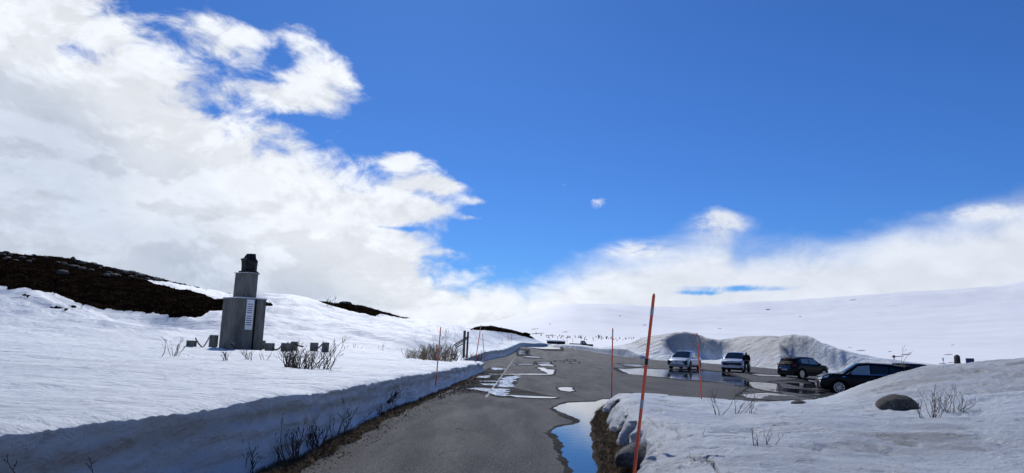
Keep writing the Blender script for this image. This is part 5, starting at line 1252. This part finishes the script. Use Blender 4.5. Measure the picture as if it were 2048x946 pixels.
# markers on the plain to the right
mk = MB().prism([(-.22, -.2), (.22, -.2), (.22, .2), (-.22, .2)], -1.5, .72, [(-.17, -.16), (.17, -.16), (.17, .16), (-.17, .16)]); mk.prism([(-.17, -.16), (.17, -.16), (.17, .16), (-.17, .16)], .72, .86, [(-.06, -.05), (.06, -.05), (.06, .05), (-.06, .05)])
tag(mk.build('stone_marker', m_rock, None, loc=at(1915, 729, 62)), 'brown upright stone marker with a pointed top behind the snow mound', 'marker stone')
sg = empty('information_board', at(1940.5, 729, 58), R(4), 'low blue and white information board behind the snow mound', 'sign')
MB().box((0, 0, .20), (.72, .04, .62)).build('panel', mat('blue_panel', (.035, .05, .20), .5), sg, bevel=.008); MB().box((0, -.025, .05), (.66, .02, .14)).build('lettering_strip', m_plaque, sg)
MB().box((-.34, .03, -.6), (.06, .06, 1.4)).build('leg', m_wood, sg); MB().box((.34, .03, -.6), (.06, .06, 1.4)).build('leg', m_wood, sg)
sp_ = empty('road_sign', at(1889, 733, 70), 0, 'thin post with a small dark plate alone behind the snow mound', 'sign')
MB().tube([(0, 0, -1), (-.08, 0, .85)], .022, 6).build('post', m_zinc, sp_, True); MB().box((-.10, 0, .70), (.10, .03, .32)).build('plate', m_wood, sp_)
sq_ = empty('road_sign', at(1788.5, 725, 95), 0, 'small round dark red sign on a short striped post beyond the estate car', 'sign')
m_dred = mat('dark_red_plate', (.10, .015, .02), .5)
MB().tube([(0, 0, -.8), (0, 0, .75)], .05, 6).build('post', m_wood, sq_, True); MB().lathe([(.02, -.02), (.20, -.02), (.20, .02), (.02, .02)], 16, 'y', (0, 0, .80)).build('plate', m_dred, sq_); MB().box((0, -.03, .42), (.16, .05, .16)).build('plate', m_trim, sq_); MB().box((0, -.03, .02), (.2, .05, .16)).build('plate', m_trim, sq_)
# scrub on the far plain
r_ = random.Random(21)
def scrub_mesh(seed):
    rr = random.Random(seed); M = MB()
    for i in range(9):
        a = rr.uniform(0, 6.28); L = rr.uniform(.7, 1.3); p = Vector((rr.uniform(-.2, .2), rr.uniform(-.2, .2), 0)); q_ = p+Vector((cos(a)*.45, sin(a)*.45, L)); M.tube([p, p.lerp(q_, .5)+Vector((0, 0, .1)), q_], [.07, .05, .02], 3, False)
        for k in range(3): m_ = p.lerp(q_, .4+.2*k); M.tube([m_, m_+Vector((rr.uniform(-.4, .4), rr.uniform(-.4, .4), .35))], [.035, .012], 3, False)
    return M
scr = [scrub_mesh(300+i).build('scrub_birch', m_twig, None, True) for i in range(4)]
spots = []
for i in range(64):
    px = r_.uniform(1092, 1282); py = 671+(px-1092)*.035+abs(r_.gauss(0, 3.4)); spots.append((px, py, r_.uniform(.6, 1.1), 0))
spots += [(1136, 676, 1.5, 0), (1162, 677, 1.9, 0), (1198, 676, 1.9, 0), (1213, 678, 1.6, 0), (1250, 674, 1.3, 0), (1408, 671, 1.3, 1), (1411, 672, 1.0, 1), (1432, 672, 1.3, 1), (1436, 671, 1.2, 1), (1082, 672, 1.2, 0), (1072, 668, 1.1, 0)]
for i, (px, py, s, k) in enumerate(spots):
    Y0 = 420.; best = None
    for Y in np.geomspace(150, 900, 160):
        p = at(px, py, Y); ii = int(np.clip(np.searchsorted(yf, Y), 0, len(yf)-1)); zt_ = float(np.interp(p.x, Xf[ii], Zf[ii]))
        if p.z <= zt_: best = Vector((p.x, Y, zt_)); break
    if best is None: continue
    if i < 4: o = scr[i]
    else: o = scr[i % 4].copy(); C.objects.link(o)
    o.location = best-Vector((0, 0, .1)); s2 = s*best.y/420*.8; o.scale = (s2, s2, s2); o.rotation_euler.z = r_.uniform(0, 6)
    if k: tag(o, 'tiny scrub birch in the pair of small clumps above the scooped snow bank', 'scrub tree', 'scrub birches above the snow bank')
    else: tag(o, 'tiny dark scrub birch in the line at the foot of the far white hill', 'scrub tree', 'scrub birches on the far plain')

# ---- the person standing by the white car
def skin_body(name, J, E, mt, parent, sub=2):
    me = bpy.data.meshes.new(name); me.from_pydata([j[0] for j in J], E, []); o = bpy.data.objects.new(name, me); C.objects.link(o)
    sk = o.modifiers.new('s', 'SKIN'); ss_ = o.modifiers.new('d', 'SUBSURF'); ss_.levels = sub; ss_.render_levels = sub
    for i, j in enumerate(J):
        r_ = j[1]; me.skin_vertices[0].data[i].radius = (r_, r_) if not isinstance(r_, tuple) else r_
    me.skin_vertices[0].data[0].use_root = True
    me.materials.append(mt)
    dg = bpy.context.evaluated_depsgraph_get(); m2 = bpy.data.meshes.new_from_object(o.evaluated_get(dg)); o.modifiers.clear()
    m2.name = name; bpy.data.objects.remove(o); 
    m2.polygons.foreach_set('use_smooth', [True]*len(m2.polygons))
    if not m2.materials: m2.materials.append(mt)
    q = bpy.data.objects.new(name, m2); C.objects.link(q); q.parent = parent; return q
m_jacket = mat('black_jacket', (.012, .012, .014), .75, 0, .2); m_trou = mat('dark_trousers', (.014, .014, .018), .85, 0, .2); m_skin = mat('skin', (.42, .26, .19), .6); m_hair = mat('dark_hair', (.02, .014, .010), .6); m_boot = mat('dark_boots', (.01, .01, .01), .5)
pe = empty('person', gpos(1492.5, 56), R(180-8), 'person in a black hooded jacket and dark trousers standing beside the white upright car', 'person')
# local frame: +Y is where the person looks
bd = [((0, 0, .93), (.15, .11)), ((0, 0, 1.15), (.145, .105)), ((0, 0, 1.36), (.17, .11)), ((0, 0, 1.47), .065), ((0, .01, 1.55), .055), ((0, .015, 1.62), (.072, .088)), ((0, .01, 1.68), (.066, .078)),
      ((.19, 0, 1.39), .065), ((.245, -.02, 1.13), .050), ((.19, .14, 1.00), .036), ((.13, .22, 1.04), .030),
      ((-.19, 0, 1.39), .065), ((-.25, -.02, 1.13), .050), ((-.20, .14, 1.00), .036), ((-.13, .22, 1.04), .030),
      ((.10, 0, .86), .10), ((.115, .02, .50), .065), ((.12, -.01, .12), .045), ((.125, .03, .05), .042), ((.135, .15, .035), .032),
      ((-.10, 0, .86), .10), ((-.115, .02, .50), .065), ((-.12, -.01, .12), .045), ((-.125, .03, .05), .042), ((-.135, .15, .035), .032)]
be = [(0, 1), (1, 2), (2, 3), (3, 4), (4, 5), (5, 6), (2, 7), (7, 8), (8, 9), (9, 10), (2, 11), (11, 12), (12, 13), (13, 14), (0, 15), (15, 16), (16, 17), (17, 18), (18, 19), (0, 20), (20, 21), (21, 22), (22, 23), (23, 24)]
b0 = skin_body('body', bd, be, m_skin, pe)
for s in (-1, 1):                    # hands: five short chains rooted in the palm
    c = Vector((s*.115, .25, 1.05)); J = [(tuple(c), .024)]; E_ = []
    for k in range(4):
        f0 = c+Vector((-s*.030, .010, .028-.018*k)); f1_ = f0+Vector((-s*.034, .004, .002)); f2 = f1_+Vector((-s*.018, -.016, 0)); n0 = len(J)
        J += [(tuple(f0), .009), (tuple(f1_), .008), (tuple(f2), .007)]; E_ += [(0, n0), (n0, n0+1), (n0+1, n0+2)]
    n0 = len(J); J += [(tuple(c+Vector((-s*.006, -.006, .034))), .010), (tuple(c+Vector((-s*.026, -.012, .052))), .008)]; E_ += [(0, n0), (n0, n0+1)]
    skin_body('hand', J, E_, m_skin, pe, 1)
jk = [((0, 0, 1.02), (.21, .155)), ((0, 0, .84), (.205, .155)), ((0, 0, 1.2), (.19, .14)), ((0, -.01, 1.38), (.19, .135)), ((0, -.02, 1.49), .09), ((.20, 0, 1.40), .085), ((.26, -.02, 1.13), .070), ((.20, .13, 1.00), .055), ((-.20, 0, 1.40), .085), ((-.265, -.02, 1.13), .070), ((-.205, .13, 1.00), .055)]
skin_body('jacket', jk, [(0, 1), (0, 2), (2, 3), (3, 4), (3, 5), (5, 6), (6, 7), (3, 8), (8, 9), (9, 10)], m_jacket, pe)
tr_ = [((0, 0, .90), (.15, .12)), ((.10, 0, .84), .115), ((.118, .02, .50), .082), ((.122, -.01, .10), .066), ((-.10, 0, .84), .115), ((-.118, .02, .50), .082), ((-.122, -.01, .10), .066)]
skin_body('trousers', tr_, [(0, 1), (1, 2), (2, 3), (0, 4), (4, 5), (5, 6)], m_trou, pe)
for s in (-1, 1):
    skin_body('boot', [((s*.125, -.01, .10), .058), ((s*.127, -.02, .05), .055), ((s*.13, .07, .04), .045), ((s*.135, .16, .035), .038)], [(0, 1), (1, 2), (2, 3)], m_boot, pe)
skin_body('hair', [((0, -.03, 1.66), (.10, .10)), ((0, -.055, 1.56), (.095, .07)), ((0, -.06, 1.44), (.09, .06))], [(0, 1), (1, 2)], m_hair, pe)
fh = MB(); fh.lathe([(.003, 0), (.011, .008), (.004, .016)], 8, 'y', (.03, .085, 1.635)); fh.lathe([(.003, 0), (.011, .008), (.004, .016)], 8, 'y', (-.03, .085, 1.635)); fh.build('eyes', m_hair, pe, True)
MB().add([(-.014, .09, 1.595), (.014, .09, 1.595), (0, .118, 1.60), (0, .092, 1.64)], [(0, 1, 2), (0, 2, 3), (1, 3, 2)]).build('nose', m_skin, pe, True)
MB().box((0, .092, 1.572), (.045, .012, .010)).build('mouth', mat('lips', (.30, .12, .10), .5), pe, bevel=.003)
